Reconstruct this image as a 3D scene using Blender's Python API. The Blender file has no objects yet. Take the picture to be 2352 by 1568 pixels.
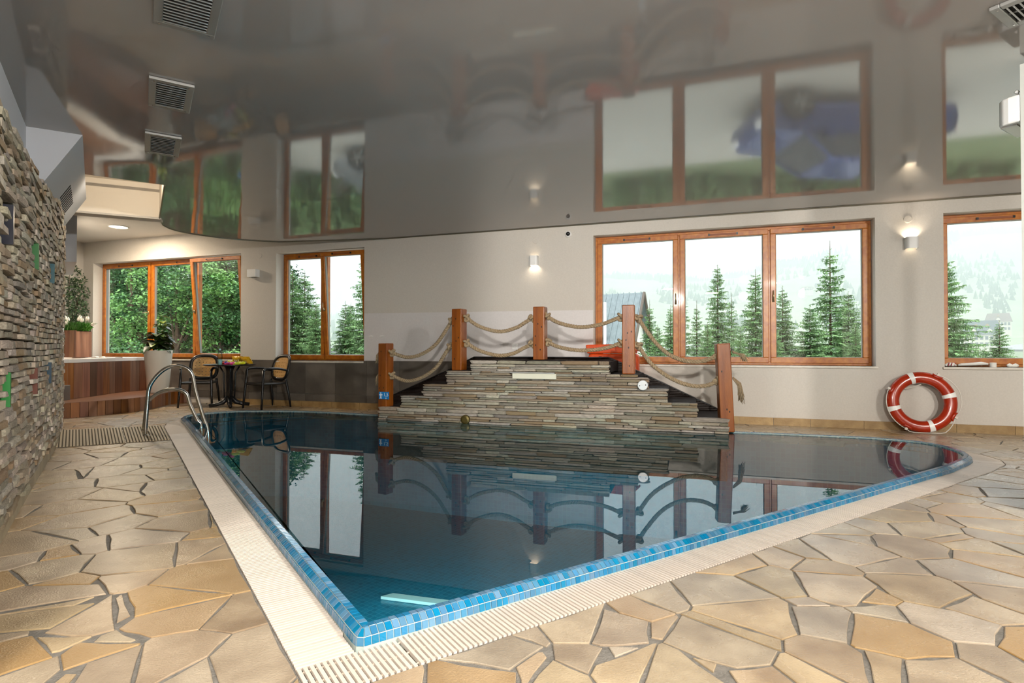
import bpy, bmesh, math, random
from mathutils import Vector, Matrix
R = random.Random(7)
PI = math.pi
scene = bpy.context.scene
col = scene.collection

# ---------------------------------------------------------------- camera
F, CX, CY, H = 1300.0, 1176.0, 784.0, 1.0          # focal length in pixels of the 2352x1568 frame, eye height
PIT = math.atan((800.0 - CY) / F)
cam = bpy.data.cameras.new('camera'); cam.sensor_width = 36.0; cam.lens = F / 2352 * 36.0
cam.clip_start = 0.05; cam.clip_end = 3000
co = bpy.data.objects.new('camera', cam); col.objects.link(co)
co.location = (0, 0, H); co.rotation_euler = (PI / 2 + PIT, 0, 0)
scene.camera = co
# ---------------------------------------------------------------- world, exposure
scene.view_settings.view_transform = 'Standard'; scene.view_settings.look = 'None'
scene.view_settings.exposure = 0.0; scene.view_settings.gamma = 1.0
scene.view_settings.use_curve_mapping = False
wd = bpy.data.worlds.new('overcast'); scene.world = wd; wd.use_nodes = True
wn = wd.node_tree.nodes; wn.clear()
wo = wn.new('ShaderNodeOutputWorld'); wb = wn.new('ShaderNodeBackground')
wb.inputs[0].default_value = (0.93, 0.97, 1.0, 1); wb.inputs[1].default_value = 4.4
wd.node_tree.links.new(wb.outputs[0], wo.inputs[0])
cy = scene.cycles
cy.max_bounces = 8; cy.diffuse_bounces = 3; cy.glossy_bounces = 4; cy.transmission_bounces = 4
cy.transparent_max_bounces = 16; cy.volume_bounces = 2
cy.sample_clamp_indirect = 6.0; cy.caustics_reflective = False; cy.caustics_refractive = False
cy.use_adaptive_sampling = True; cy.adaptive_threshold = .09; cy.adaptive_min_samples = 16
cy.use_denoising = True
try: cy.denoiser = 'OPENIMAGEDENOISE'; cy.denoising_input_passes = 'RGB_ALBEDO_NORMAL'
except Exception: pass

# ---------------------------------------------------------------- pixel -> place helpers
def ray(x, y):
    vx, vz = (x - CX) / F, -(y - CY) / F; c, s = math.cos(PIT), math.sin(PIT)
    return Vector((vx, c - vz * s, s + vz * c))
def pl(x, y, z=0.0):                                # the point at height z seen at this pixel
    d = ray(x, y); t = (z - H) / d.z
    return Vector((d.x * t, d.y * t, z))
def at(x, y, Y):                                    # the point at depth Y seen at this pixel
    d = ray(x, y); t = Y / d.y
    return Vector((d.x * t, Y, H + d.z * t))
def onplane(x, y, p0, n):
    d = ray(x, y); e = Vector((0, 0, H)); t = n.dot(p0 - e) / n.dot(d)
    return e + d * t
WA, WB = -0.338028, 8.556                           # back wall: Y = WA X + WB
WN = Vector((-WA, 1, 0)).normalized(); WT = Vector((1, WA, 0)).normalized()
WD = WN.y * WB; WANG = math.atan(WA)
def W(s, z=0.0, o=0.0):                             # back wall: s to the right, o outwards
    v = WN * (WD + o) + WT * s; v.z = z; return v
def wp(x, y, o=0.0):
    p = onplane(x, y, W(0, 0, o), WN); return p.dot(WT), p.z
D1A, D2A = math.radians(-34.4), math.radians(56.9)
D1 = Vector((math.sin(D1A), math.cos(D1A), 0)); D2 = Vector((math.sin(D2A), math.cos(D2A), 0))
ZC = 2.80                                           # stretch ceiling

# ---------------------------------------------------------------- mesh helpers
class MB:
    def __init__(self): self.v = []; self.f = []
    def add(self, vs, fs):
        b = len(self.v); self.v += [tuple(p) for p in vs]; self.f += [tuple(b + i for i in f) for f in fs]; return self
    def hexa(self, p):                              # 4 bottom, 4 top (both counter-clockwise from above)
        return self.add(p, [(3, 2, 1, 0), (4, 5, 6, 7), (0, 1, 5, 4), (1, 2, 6, 5), (2, 3, 7, 6), (3, 0, 4, 7)])
    def box(self, x0, x1, y0, y1, z0, z1, M=None):
        p = [Vector(q) for q in ((x0, y0, z0), (x1, y0, z0), (x1, y1, z0), (x0, y1, z0), (x0, y0, z1), (x1, y0, z1), (x1, y1, z1), (x0, y1, z1))]
        if M is not None: p = [M @ q for q in p]
        return self.hexa(p)
    def prism(self, poly, z0, z1):
        n = len(poly); a = sum(poly[i][0] * poly[(i + 1) % n][1] - poly[(i + 1) % n][0] * poly[i][1] for i in range(n))
        if a < 0: poly = poly[::-1]
        return self.add([(p[0], p[1], z0) for p in poly] + [(p[0], p[1], z1) for p in poly],
                        [tuple(range(n - 1, -1, -1)), tuple(range(n, 2 * n))] + [(i, (i + 1) % n, n + (i + 1) % n, n + i) for i in range(n)])
    def tube(self, path, r, n=8, closed=False, cap=True, flat=1.0, up=None):
        P = [Vector(p) for p in path]; m = len(P)
        rr = r if isinstance(r, (list, tuple)) else [r] * m
        tans = []
        for i in range(m):
            a = P[(i - 1) % m] if (closed or i > 0) else P[i]; b = P[(i + 1) % m] if (closed or i < m - 1) else P[i]
            t = (b - a); tans.append(t.normalized() if t.length > 1e-9 else Vector((0, 0, 1)))
        u = Vector(up) if up is not None else (Vector((0, 0, 1)) if abs(tans[0].z) < .9 else Vector((1, 0, 0)))
        u = (u - tans[0] * u.dot(tans[0])).normalized()
        vs = []
        for i in range(m):
            t = tans[i]; u = u - t * u.dot(t)
            u = u.normalized() if u.length > 1e-6 else t.orthogonal().normalized()
            w = t.cross(u)
            for k in range(n):
                a = 2 * PI * k / n; vs.append(P[i] + (u * math.cos(a) + w * math.sin(a) * flat) * rr[i])
        fs = []
        for i in range(m if closed else m - 1):
            j = (i + 1) % m
            for k in range(n):
                k2 = (k + 1) % n; fs.append((i * n + k, i * n + k2, j * n + k2, j * n + k))
        if cap and not closed:
            fs.append(tuple(range(n - 1, -1, -1))); fs.append(tuple((m - 1) * n + k for k in range(n)))
        return self.add(vs, fs)
    def lathe(self, prof, n=24, c=(0, 0, 0), cap=True):
        vs = []; fs = []; m = len(prof)
        for r, z in prof:
            for k in range(n):
                a = 2 * PI * k / n; vs.append((c[0] + r * math.cos(a), c[1] + r * math.sin(a), c[2] + z))
        for i in range(m - 1):
            for k in range(n):
                k2 = (k + 1) % n; fs.append((i * n + k, i * n + k2, (i + 1) * n + k2, (i + 1) * n + k))
        if cap: fs.append(tuple(range(n - 1, -1, -1))); fs.append(tuple((m - 1) * n + k for k in range(n)))
        return self.add(vs, fs)
    def xf(self, M):
        self.v = [tuple(M @ Vector(p)) for p in self.v]; return self
    def mesh(self, name, mat=None, smooth=False):
        me = bpy.data.meshes.new(name); me.from_pydata(self.v, [], self.f); me.update()
        if mat: me.materials.append(mat)
        if smooth: me.shade_smooth()
        return me
    def build(self, name, mat, parent=None, smooth=False, world=False, **tags):
        return obj(name, self.mesh(name, mat, smooth), parent, world, **tags)
def wmat(o):
    m = o.matrix_parent_inverse @ o.matrix_basis if o.parent else o.matrix_basis.copy()
    return wmat(o.parent) @ m if o.parent else m
def obj(name, me, parent=None, world=False, loc=None, rot=None, scale=None, **tags):
    o = bpy.data.objects.new(name, me); col.objects.link(o)
    if parent is not None:
        o.parent = parent
        if world: o.matrix_parent_inverse = wmat(parent).inverted()
    if loc is not None: o.location = loc
    if rot is not None: o.rotation_euler = rot
    if scale is not None: o.scale = scale
    tag(o, **tags); return o
def tag(o, label=None, cat=None, group=None, kind=None):
    if label: o['label'] = label
    if cat: o['category'] = cat
    if group: o['group'] = group
    if kind: o['kind'] = kind
    return o
def thing(name, label=None, cat=None, loc=(0, 0, 0), rz=0.0, group=None, kind=None):
    return obj(name, None, loc=loc, rot=(0, 0, rz), label=label, cat=cat, group=group, kind=kind)
def copy_tree(o, parent=None):
    c = o.copy(); col.objects.link(c); c.parent = parent
    if parent is not None: c.matrix_parent_inverse = o.matrix_parent_inverse.copy()
    for ch in list(o.children): copy_tree(ch, c)
    return c
def bevel_mod(o, w=.004, seg=2):
    m = o.modifiers.new('bevel', 'BEVEL'); m.width = w; m.segments = seg; m.limit_method = 'ANGLE'; return o
def smoothpath(P, it=2, closed=False):
    P = [Vector(p) for p in P]
    for _ in range(it):
        Q = [] if closed else [P[0]]
        for i in range(len(P) if closed else len(P) - 1):
            a, b = P[i], P[(i + 1) % len(P)]; Q += [a * .75 + b * .25, a * .25 + b * .75]
        if not closed: Q.append(P[-1])
        P = Q
    return P
def catmull(P, n=8):
    P = [Vector(p) for p in P]; out = []
    for i in range(len(P) - 1):
        p0 = P[max(i - 1, 0)]; p1 = P[i]; p2 = P[i + 1]; p3 = P[min(i + 2, len(P) - 1)]
        for k in range(n):
            t = k / n
            out.append(.5 * ((2 * p1) + (p2 - p0) * t + (2 * p0 - 5 * p1 + 4 * p2 - p3) * t * t + (3 * p1 - p0 - 3 * p2 + p3) * t ** 3))
    out.append(P[-1]); return out
def resample(P, step, closed=False):
    P = [Vector(p) for p in P]; Q = P + [P[0]] if closed else P
    L = [0]
    for a, b in zip(Q, Q[1:]): L.append(L[-1] + (b - a).length)
    n = max(2, round(L[-1] / step)); out = []; j = 0
    for i in range(n if closed else n + 1):
        d = L[-1] * i / n
        while j < len(L) - 2 and L[j + 1] < d: j += 1
        t = (d - L[j]) / max(1e-9, L[j + 1] - L[j]); out.append(Q[j].lerp(Q[j + 1], t))
    return out

# ---------------------------------------------------------------- materials
def hx(h):
    c = [int(h[i:i + 2], 16) / 255 for i in (0, 2, 4)]
    return tuple(x / 12.92 if x <= .04045 else ((x + .055) / 1.055) ** 2.4 for x in c) + (1,)
MATS = {}
def mat(name, c1, c2=None, rough=.5, scale=8.0, bump=0.0, bscale=None, rnd=None, rnds=.25, metal=0.0, spec=.5, stretch=None,
        emit=None, estr=0.0, trans=0.0, coat=0.0, coord='Object', detail=5.0, r2=None, hue=0.0, alpha=None, tint=None, tfrac=.3, coatr=.08):
    if name in MATS: return MATS[name]
    m = bpy.data.materials.new(name); m.use_nodes = True; nt = m.node_tree; N = nt.nodes; L = nt.links
    b = N['Principled BSDF']; MATS[name] = m
    b.inputs['Roughness'].default_value = rough; b.inputs['Metallic'].default_value = metal
    b.inputs['Specular IOR Level'].default_value = spec; b.inputs['Coat Weight'].default_value = coat
    b.inputs['Coat Roughness'].default_value = coatr
    b.inputs['Transmission Weight'].default_value = trans
    c1 = hx(c1); c2 = hx(c2) if c2 else None
    out = None
    if c2 or bump:
        tc = N.new('ShaderNodeTexCoord'); mp = N.new('ShaderNodeMapping')
        if coord == 'World':
            ge = N.new('ShaderNodeNewGeometry'); L.new(ge.outputs['Position'], mp.inputs[0])
        else: L.new(tc.outputs[coord], mp.inputs[0])
        if stretch: mp.inputs['Scale'].default_value = stretch
        if rnd == 'object':
            oi0 = N.new('ShaderNodeObjectInfo'); sc = N.new('ShaderNodeVectorMath'); sc.operation = 'SCALE'; sc.inputs[3].default_value = 37.0
            cm = N.new('ShaderNodeCombineXYZ')
            for k in range(3): L.new(oi0.outputs['Random'], cm.inputs[k])
            L.new(cm.outputs[0], sc.inputs[0]); L.new(sc.outputs[0], mp.inputs['Location'])
        nz = N.new('ShaderNodeTexNoise'); nz.inputs['Scale'].default_value = scale; nz.inputs['Detail'].default_value = detail
        L.new(mp.outputs[0], nz.inputs['Vector'])
    if c2:
        rp = N.new('ShaderNodeValToRGB'); rp.color_ramp.elements[0].color = c1; rp.color_ramp.elements[1].color = c2
        rp.color_ramp.elements[0].position = .32; rp.color_ramp.elements[1].position = .68
        L.new(nz.outputs['Fac'], rp.inputs[0]); out = rp.outputs[0]
    if rnd:
        if rnd == 'object': s = N.new('ShaderNodeObjectInfo').outputs['Random']
        else: s = N.new('ShaderNodeNewGeometry').outputs['Random Per Island']
        hs = N.new('ShaderNodeHueSaturation'); mr = N.new('ShaderNodeMapRange')
        mr.inputs[3].default_value = 1 - rnds; mr.inputs[4].default_value = 1 + rnds
        L.new(s, mr.inputs[0]); L.new(mr.outputs[0], hs.inputs['Value'])
        if hue:
            wn_ = N.new('ShaderNodeTexWhiteNoise'); wn_.noise_dimensions = '1D'; L.new(s, wn_.inputs['W'])
            m2 = N.new('ShaderNodeMapRange'); m2.inputs[3].default_value = .5 - hue; m2.inputs[4].default_value = .5 + hue
            L.new(wn_.outputs['Value'], m2.inputs[0]); L.new(m2.outputs[0], hs.inputs['Hue'])
            m3 = N.new('ShaderNodeMapRange'); m3.inputs[3].default_value = .72; m3.inputs[4].default_value = 1.15
            wn2 = N.new('ShaderNodeTexWhiteNoise'); wn2.noise_dimensions = '1D'; ad = N.new('ShaderNodeMath'); ad.inputs[1].default_value = 3.7
            L.new(s, ad.inputs[0]); L.new(ad.outputs[0], wn2.inputs['W']); L.new(wn2.outputs['Value'], m3.inputs[0]); L.new(m3.outputs[0], hs.inputs['Saturation'])
        if out: L.new(out, hs.inputs['Color'])
        else: hs.inputs['Color'].default_value = c1
        out = hs.outputs[0]
        if tint:                                         # some pieces are of another stone colour
            wn3 = N.new('ShaderNodeTexWhiteNoise'); wn3.noise_dimensions = '1D'; ad3 = N.new('ShaderNodeMath'); ad3.inputs[1].default_value = 9.3
            L.new(s, ad3.inputs[0]); L.new(ad3.outputs[0], wn3.inputs['W'])
            m4 = N.new('ShaderNodeMapRange'); m4.inputs[1].default_value = 1 - tfrac; m4.inputs[2].default_value = 1.0; m4.inputs[3].default_value = 0.0; m4.inputs[4].default_value = .8
            L.new(wn3.outputs['Value'], m4.inputs[0]); mxn = N.new('ShaderNodeMix'); mxn.data_type = 'RGBA'; mxn.blend_type = 'MIX'
            L.new(m4.outputs[0], mxn.inputs[0]); L.new(out, mxn.inputs[6]); mxn.inputs[7].default_value = hx(tint); out = mxn.outputs[2]
    if out: L.new(out, b.inputs['Base Color'])
    else: b.inputs['Base Color'].default_value = c1
    if bump:
        bp = N.new('ShaderNodeBump'); bp.inputs['Strength'].default_value = bump; bp.inputs['Distance'].default_value = .02
        if bscale:
            n2 = N.new('ShaderNodeTexNoise'); n2.inputs['Scale'].default_value = bscale; n2.inputs['Detail'].default_value = 4; L.new(mp.outputs[0], n2.inputs['Vector'])
            L.new(n2.outputs['Fac'], bp.inputs['Height'])
        else: L.new(nz.outputs['Fac'], bp.inputs['Height'])
        L.new(bp.outputs[0], b.inputs['Normal'])
    if r2 is not None:
        mr = N.new('ShaderNodeMapRange'); mr.inputs[3].default_value = rough; mr.inputs[4].default_value = r2
        L.new(nz.outputs['Fac'], mr.inputs[0]); L.new(mr.outputs[0], b.inputs['Roughness'])
    if emit: b.inputs['Emission Color'].default_value = hx(emit); b.inputs['Emission Strength'].default_value = estr
    return m
def clear_mat(name, tint, ior, rough=0.0, bump=None, mixmin=0.0, scale=1.0, ripple=None):
    """glass or still water: Fresnel mix of a mirror and clear tinted transparency"""
    if name in MATS: return MATS[name]
    m = bpy.data.materials.new(name); m.use_nodes = True; nt = m.node_tree; N = nt.nodes; L = nt.links; N.clear()
    o = N.new('ShaderNodeOutputMaterial'); mx = N.new('ShaderNodeMixShader'); fr = N.new('ShaderNodeFresnel'); fr.inputs[0].default_value = ior
    tr = N.new('ShaderNodeBsdfTransparent'); tr.inputs[0].default_value = tint
    gl = N.new('ShaderNodeBsdfAnisotropic') if False else N.new('ShaderNodeBsdfGlossy'); gl.inputs['Roughness'].default_value = rough
    L.new(fr.outputs[0], mx.inputs[0]); L.new(tr.outputs[0], mx.inputs[1]); L.new(gl.outputs[0], mx.inputs[2]); L.new(mx.outputs[0], o.inputs[0])
    if ripple:
        ge = N.new('ShaderNodeNewGeometry'); nz = N.new('ShaderNodeTexNoise'); nz.inputs['Scale'].default_value = ripple[0]; nz.inputs['Detail'].default_value = 2
        bp = N.new('ShaderNodeBump'); bp.inputs['Strength'].default_value = ripple[1]; bp.inputs['Distance'].default_value = .01
        L.new(ge.outputs['Position'], nz.inputs['Vector']); L.new(nz.outputs['Fac'], bp.inputs['Height'])
        L.new(bp.outputs[0], gl.inputs['Normal'])
    MATS[name] = m; return m
# ================================================================ materials of the place
M_wall = mat('plaster', 'c9c3ba', 'cfc9c0', .75, 60, .12, 180)
M_wallpanel = mat('washable_paint', 'd5d1d0', 'dad6d5', .42, 40, .05, 160)
M_white = mat('white_paint', 'e6e4e0', rough=.45)
M_cream = mat('cream_paint', 'efe6d8', rough=.7)
M_greypaint = mat('grey_paint', 'b7bac0', rough=.7)
M_grout = mat('grout', '6f6c66', '85817a', .85, 30, .3, 120, coord='World')
M_plastic = mat('white_plastic', 'eeeeec', rough=.3)
M_black = mat('black_plastic', '17181a', rough=.28)
M_dark = mat('dark_void', '14140f', rough=.8)
M_steel = mat('polished_steel', 'c9c9c6', rough=.12, metal=1.0)
M_alu = mat('aluminium', 'b9bab9', rough=.35, metal=.8)
M_glass = clear_mat('window_glass', (.96, .985, .975, 1), 1.45)
M_water = clear_mat('pool_water', (.42, .80, .86, 1), 1.42)
M_woodframe = mat('orange_pine', 'a2560f', 'bd741c', .36, 5, .04, 40, stretch=(3, 3, 3), coat=.25)
M_paving = mat('flagstone', '948067', 'c0ad90', .34, 5.0, .2, 140, rnd='object', coat=.45, coatr=.30, tint='b08a50', tfrac=.25, rnds=.13, hue=.006, coord='World', r2=.22, detail=9)
M_paving2 = mat('flagstone_far', '948067', 'c0ad90', .34, 5.0, .2, 140, rnd='island', coat=.45, coatr=.30, tint='b08a50', tfrac=.25, rnds=.13, hue=.006, coord='World', r2=.22, detail=9)
M_baseb = mat('tan_stone', '97794d', 'b09363', .5, 9, .2, 60, rnd='object', rnds=.12)
M_slate = mat('slate_tile', '544f49', '736c64', .38, 2.4, .12, 30, rnd='object', rnds=.1)
M_ledge = mat('ledgestone', '877e70', 'b9ae9c', .62, 9, .5, 45, rnd='object', rnds=.4, tint='8a6e4a', tfrac=.4, hue=.03)
M_ledge2 = mat('ledgestone_far', '877e70', 'b9ae9c', .62, 9, .5, 45, rnd='island', rnds=.4, tint='8a6e4a', tfrac=.4, hue=.03)
M_mortar = mat('dark_mortar', '3c3833', '4d4842', .9, 30, .3)

# ================================================================ pool outline
C0 = pl(818, 1494)
far_px = [(424, 975), (414, 968), (419, 962), (457, 956), (529, 950), (636, 949), (743, 951.5), (868, 959), (1250, 979), (1688, 999.5), (1862, 1006.5), (2029, 1014.5), (2135, 1025), (2200, 1040), (2232, 1054), (2234, 1064), (2188, 1085)]
far = [pl(x, y, .0) for x, y in far_px]
sm = smoothpath(far, 2)
POOL = [C0 + D1 * .012 + D2 * .03, C0 + D1 * .03 + D2 * .008, ] + [C0.lerp(sm[0], t / 3) for t in (1, 2)] + sm
def ccw(P):
    a = sum(P[i].x * P[(i + 1) % len(P)].y - P[(i + 1) % len(P)].x * P[i].y for i in range(len(P)))
    return P if a > 0 else P[::-1]
POOL = [Vector((p.x, p.y, 0)) for p in ccw(POOL)]
CEN = Vector((-.1, 5.2, 0))
def offset(P, d):                                    # outwards for d > 0
    n = len(P); out = []
    for i in range(n):
        a, b, c = P[i - 1], P[i], P[(i + 1) % n]
        n1 = Vector(((b - a).y, -(b - a).x, 0)).normalized(); n2 = Vector(((c - b).y, -(c - b).x, 0)).normalized()
        m = (n1 + n2).normalized(); out.append(b + m * (d / max(.35, m.dot(n1))))
    return out
def ray_poly(p, d, P):
    best = None
    for i in range(len(P)):
        a, b = P[i], P[(i + 1) % len(P)]; e = b - a; den = d.x * e.y - d.y * e.x
        if abs(den) < 1e-9: continue
        w = a - p; t = (w.x * e.y - w.y * e.x) / den; u = (w.x * d.y - w.y * d.x) / den
        if t > 1e-6 and -1e-6 <= u <= 1 + 1e-6 and (best is None or t < best): best = t
    return best
GW = .193
# deck edge = pool + grates along the two straight near sides, no grate along the far side
corner = C0 - D1 * (GW + .0) - D2 * (GW + .0)
deck_px = [(378, 980), (384, 972), (404, 966), (440, 959.5), (480, 954), (529, 950), (636, 949), (743, 951.5), (868, 959), (1250, 979), (1688, 999.5), (1862, 1006.5), (2029, 1014.5), (2135, 1025), (2215, 1036), (2262, 1046), (2297, 1056), (2309, 1066), (2280, 1082)]
dk = [pl(x, y) for x, y in deck_px]
DECK = ccw([corner] + dk)
ROOM = ccw([W(-12.3), W(7.2), Vector((7.6, -4.0, 0)), Vector((-9.5, -4.0, 0))])
# ---- floor slab with the pool opening
mb = MB(); n = len(DECK)
ring = []
for p in DECK:
    d = (p - CEN).normalized(); ring.append(CEN + d * ray_poly(CEN, d, ROOM))
allp = []
for q in ROOM:
    allp.append(q)
# walk round by angle so that the room corners are kept
ents = [(math.atan2((p - CEN).y, (p - CEN).x), p, r) for p, r in zip(DECK, ring)]
for q in ROOM:
    d = (q - CEN).normalized(); ents.append((math.atan2(d.y, d.x), CEN + d * ray_poly(CEN, d, DECK), q))
ents.sort(key=lambda e: e[0]); m = len(ents)
vs = []
for a, i_, o_ in ents: vs += [(i_.x, i_.y, -.0055), (o_.x, o_.y, -.0055), (i_.x, i_.y, -.30)]
fs = []
for k in range(m):
    j = (k + 1) % m; fs += [(3 * k, 3 * k + 1, 3 * j + 1, 3 * j), (3 * k, 3 * j, 3 * j + 2, 3 * k + 2)]
FLOOR = MB().add(vs, fs).build('floor', M_grout, kind='structure', label='crazy paving floor of beige flagstones around the pool', world=False)
# ---- crazy paving
def clip(poly, p, nrm):                              # keep the side nrm points away from
    out = []
    for i in range(len(poly)):
        a, b = poly[i], poly[(i + 1) % len(poly)]; da, db = (a - p).dot(nrm), (b - p).dot(nrm)
        if da <= 0: out.append(a)
        if (da < 0 < db) or (db < 0 < da): out.append(a.lerp(b, da / (da - db)))
    return out
def seeds_from(zs, sc, ox, oy): return [pl(ox + x / sc, oy + y / sc) for x, y in zs]
SEED = seeds_from([(900, 1440), (700, 1150), (1300, 1180), (1440, 1450), (560, 1410), (300, 1340), (60, 1420), (700, 1310), (1000, 1190), (690, 960), (980, 1080), (280, 1060), (200, 1180), (60, 1290), (800, 840), (560, 770), (860, 720), (1240, 940), (300, 900), (120, 850), (60, 960), (640, 640), (1000, 540), (1190, 700), (470, 620), (1060, 640), (640, 470), (400, 540), (230, 620), (180, 740), (760, 440), (980, 420), (880, 330), (620, 330), (1000, 290), (420, 420), (330, 480), (500, 340), (560, 240), (740, 280), (900, 220), (400, 260), (260, 370), (620, 1500), (400, 1530), (1150, 1535), (150, 1530), (1290, 800), (1130, 790), (1040, 480), (330, 700), (250, 1130), (520, 1190), (1290, 610), (420, 980), (330, 820)], 2.537, 0, 950)
SEED += seeds_from([(180, 380), (450, 330), (770, 370), (1080, 200), (800, 210), (1120, 370), (1030, 440), (480, 470), (610, 460), (700, 520), (190, 530), (350, 570), (20, 540), (60, 470), (1000, 520), (1320, 530), (1500, 440), (1200, 290), (1480, 330), (1750, 300), (1480, 100), (1800, 100), (2000, 330), (2150, 130), (2250, 210), (1950, 200), (1780, 400), (2200, 500), (1800, 500), (2100, 250), (1250, 160), (1320, 60), (580, 350), (640, 290), (870, 560), (1560, 190), (2000, 550), (1150, 560), (1390, 250), (1700, 230), (2260, 80)], 1.8786, 1100, 1250)
SEED += seeds_from([(1500, 560), (1700, 640), (1900, 700), (1640, 760), (1250, 790), (1200, 650), (1450, 620), (1850, 460), (2050, 540), (2200, 620), (2050, 400), (2250, 420), (2280, 300), (2150, 320), (2300, 540), (2100, 760), (1000, 790), (1850, 600), (2300, 760), (2200, 700), (1750, 480), (1300, 720)], 2.76, 1500, 980)
rr = random.Random(11)
def dmin(q, S): return min((q - s).length for s in S)
tries = 0
while tries < 15000:
    tries += 1
    q = Vector((rr.uniform(-7.5, 7.4), rr.uniform(-.2, 11.2), 0))
    if (q - W(0)).dot(WN) > .1: continue
    if not (.32 * q.y + .2 > 0): continue
    px = q.x / max(q.y, .2)
    if abs(px) > 1.15 or q.y < 1.2: continue
    lim = .22 + .26 * rr.random()
    if dmin(q, SEED) > lim: SEED.append(q)
stones = []
WT_ = [rr.uniform(0, .045) for _ in SEED]; IDX = {id(q): k for k, q in enumerate(SEED)}
for i, s in enumerate(SEED):
    poly = [s + Vector(v) for v in ((-.75, -.75, 0), (.75, -.75, 0), (.75, .75, 0), (-.75, .75, 0))]
    for t in sorted(SEED, key=lambda t: (t - s).length)[1:26]:
        d = t - s
        if d.length < 1e-5: continue
        sh = max(.18, min(.82, .5 + (WT_[i] - WT_[IDX[id(t)]]) / (2 * d.length_squared)))
        ja = math.radians(rr.uniform(-5, 5)); dn = d.normalized(); dn = Vector((dn.x * math.cos(ja) - dn.y * math.sin(ja), dn.x * math.sin(ja) + dn.y * math.cos(ja), 0)) if 0 else dn
        poly = clip(poly, s + d * sh - dn * rr.uniform(.002, .0065), dn)
        if len(poly) < 3: break
    if len(poly) < 3: continue
    poly = clip(poly, W(0, 0, -.012), WN)
    if len(poly) >= 3: stones.append((s, poly))
def inside(p, P): return all(((P[(i + 1) % len(P)] - P[i]).x * (p - P[i]).y - (P[(i + 1) % len(P)] - P[i]).y * (p - P[i]).x) >= 0 for i in range(len(P)))
DO = offset(DECK, .006)
pieces = []
for s, poly in stones:
    hit = any(inside(p, DO) for p in poly) or any(inside((poly[i] + poly[(i + 1) % len(poly)]) / 2, DO) for i in range(len(poly))) or inside(s, DO)
    if not hit: pieces.append(poly); continue
    # exterior of the deck outline in wedges: one per outline edge
    nd = len(DO); best = []
    for i in range(nd):
        a, b = DO[i], DO[(i + 1) % nd]; e = (b - a)
        if e.length < 1e-6: continue
        e.normalize(); nn = Vector((e.y, -e.x, 0))
        q = clip(poly, a, -nn)
        ra, rb = (a - CEN).normalized(), (b - CEN).normalized()
        if len(q) >= 3: q = clip(q, a, Vector((ra.y, -ra.x, 0)))
        if len(q) >= 3: q = clip(q, b, Vector((-rb.y, rb.x, 0)))
        if len(q) >= 3: best.append(q)
    pieces += best
def area(P): return abs(sum(P[i].x * P[(i + 1) % len(P)].y - P[(i + 1) % len(P)].x * P[i].y for i in range(len(P)))) / 2
def stone_mesh(mb, P, z1, k):
    P = ccw([Vector(p) for p in P]); c = sum(P, Vector()) / len(P)
    Q = []
    for i in range(len(P)):
        a, b = P[i], P[(i + 1) % len(P)]
        if (b - a).length < .006: continue
        Q.append(a); L = (b - a).length
        m = int(L / .13)
        nn = Vector(((b - a).y, -(b - a).x, 0)).normalized()
        for j in range(1, m + 1): Q.append(a.lerp(b, j / (m + 1)) - nn * rr.uniform(0, .009))
    n = len(Q)
    if n < 3: return
    T = [q + (c - q).normalized() * min(.0035, .2 * (c - q).length) for q in Q]
    mb.add([(q.x, q.y, -.02) for q in Q] + [(q.x, q.y, z1 - .002) for q in Q] + [(q.x, q.y, z1) for q in T],
           [tuple(range(2 * n, 3 * n))] + [(i, (i + 1) % n, n + (i + 1) % n, n + i) for i in range(n)] + [(n + i, n + (i + 1) % n, 2 * n + (i + 1) % n, 2 * n + i) for i in range(n)])
def seen(P):                                         # apparent size in the frame
    c = sum(P, Vector()) / len(P)
    if c.y < 1.1 or abs(c.x / c.y) > 1.02: return 0
    return area(P) / c.y ** 3
pieces = [p for p in pieces if len(p) >= 3 and area(p) > .0006]
pieces.sort(key=seen, reverse=True)
rest = MB()
for k, P in enumerate(pieces):
    z1 = rr.uniform(-.0008, .0006)
    if k < 300 and seen(P) > 0:
        b = MB(); stone_mesh(b, P, z1, k); b.build('flagstone', M_paving, FLOOR)
    elif seen(P) > 0: stone_mesh(rest, P, z1, k)
if rest.v: rest.build('flagstones_far', M_paving2, FLOOR, kind='stuff')

# ================================================================ pool basin, rim, water
POOLT = thing('swimming_pool', 'indoor swimming pool with dark teal water and blue mosaic rim', 'swimming pool', tuple(CEN))
ZW, ZR = .036, .050                                   # water and rim height
# basin: mosaic material
def mosaic(name, c1, c2, grout, size, rough=.25, ang=0.0, uv=False):
    m = bpy.data.materials.new(name); m.use_nodes = True; N = m.node_tree.nodes; L = m.node_tree.links; b = N['Principled BSDF']
    ge = N.new('ShaderNodeNewGeometry'); mp = N.new('ShaderNodeMapping'); mp.inputs['Rotation'].default_value = (0, 0, ang)
    br = N.new('ShaderNodeTexBrick'); br.offset = 0; br.inputs['Scale'].default_value = 1.0
    br.inputs['Color1'].default_value = hx(c1); br.inputs['Color2'].default_value = hx(c2); br.inputs['Mortar'].default_value = hx(grout)
    br.inputs['Brick Width'].default_value = size; br.inputs['Row Height'].default_value = size; br.inputs['Mortar Size'].default_value = size * .06
    br.inputs['Mortar Smooth'].default_value = .1
    tcn = N.new('ShaderNodeTexCoord'); L.new(tcn.outputs['UV'] if uv else ge.outputs['Position'], mp.inputs[0]); L.new(mp.outputs[0], br.inputs['Vector']); L.new(br.outputs['Color'], b.inputs['Base Color'])
    b.inputs['Roughness'].default_value = rough; MATS[name] = m; return m
M_mosaic = mosaic('pool_mosaic', '1c8199', '187288', '3d92a2', .052, ang=-D2A)
mb = MB(); inn = offset(POOL, -.06); n = len(inn); ZB = -1.25
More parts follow.
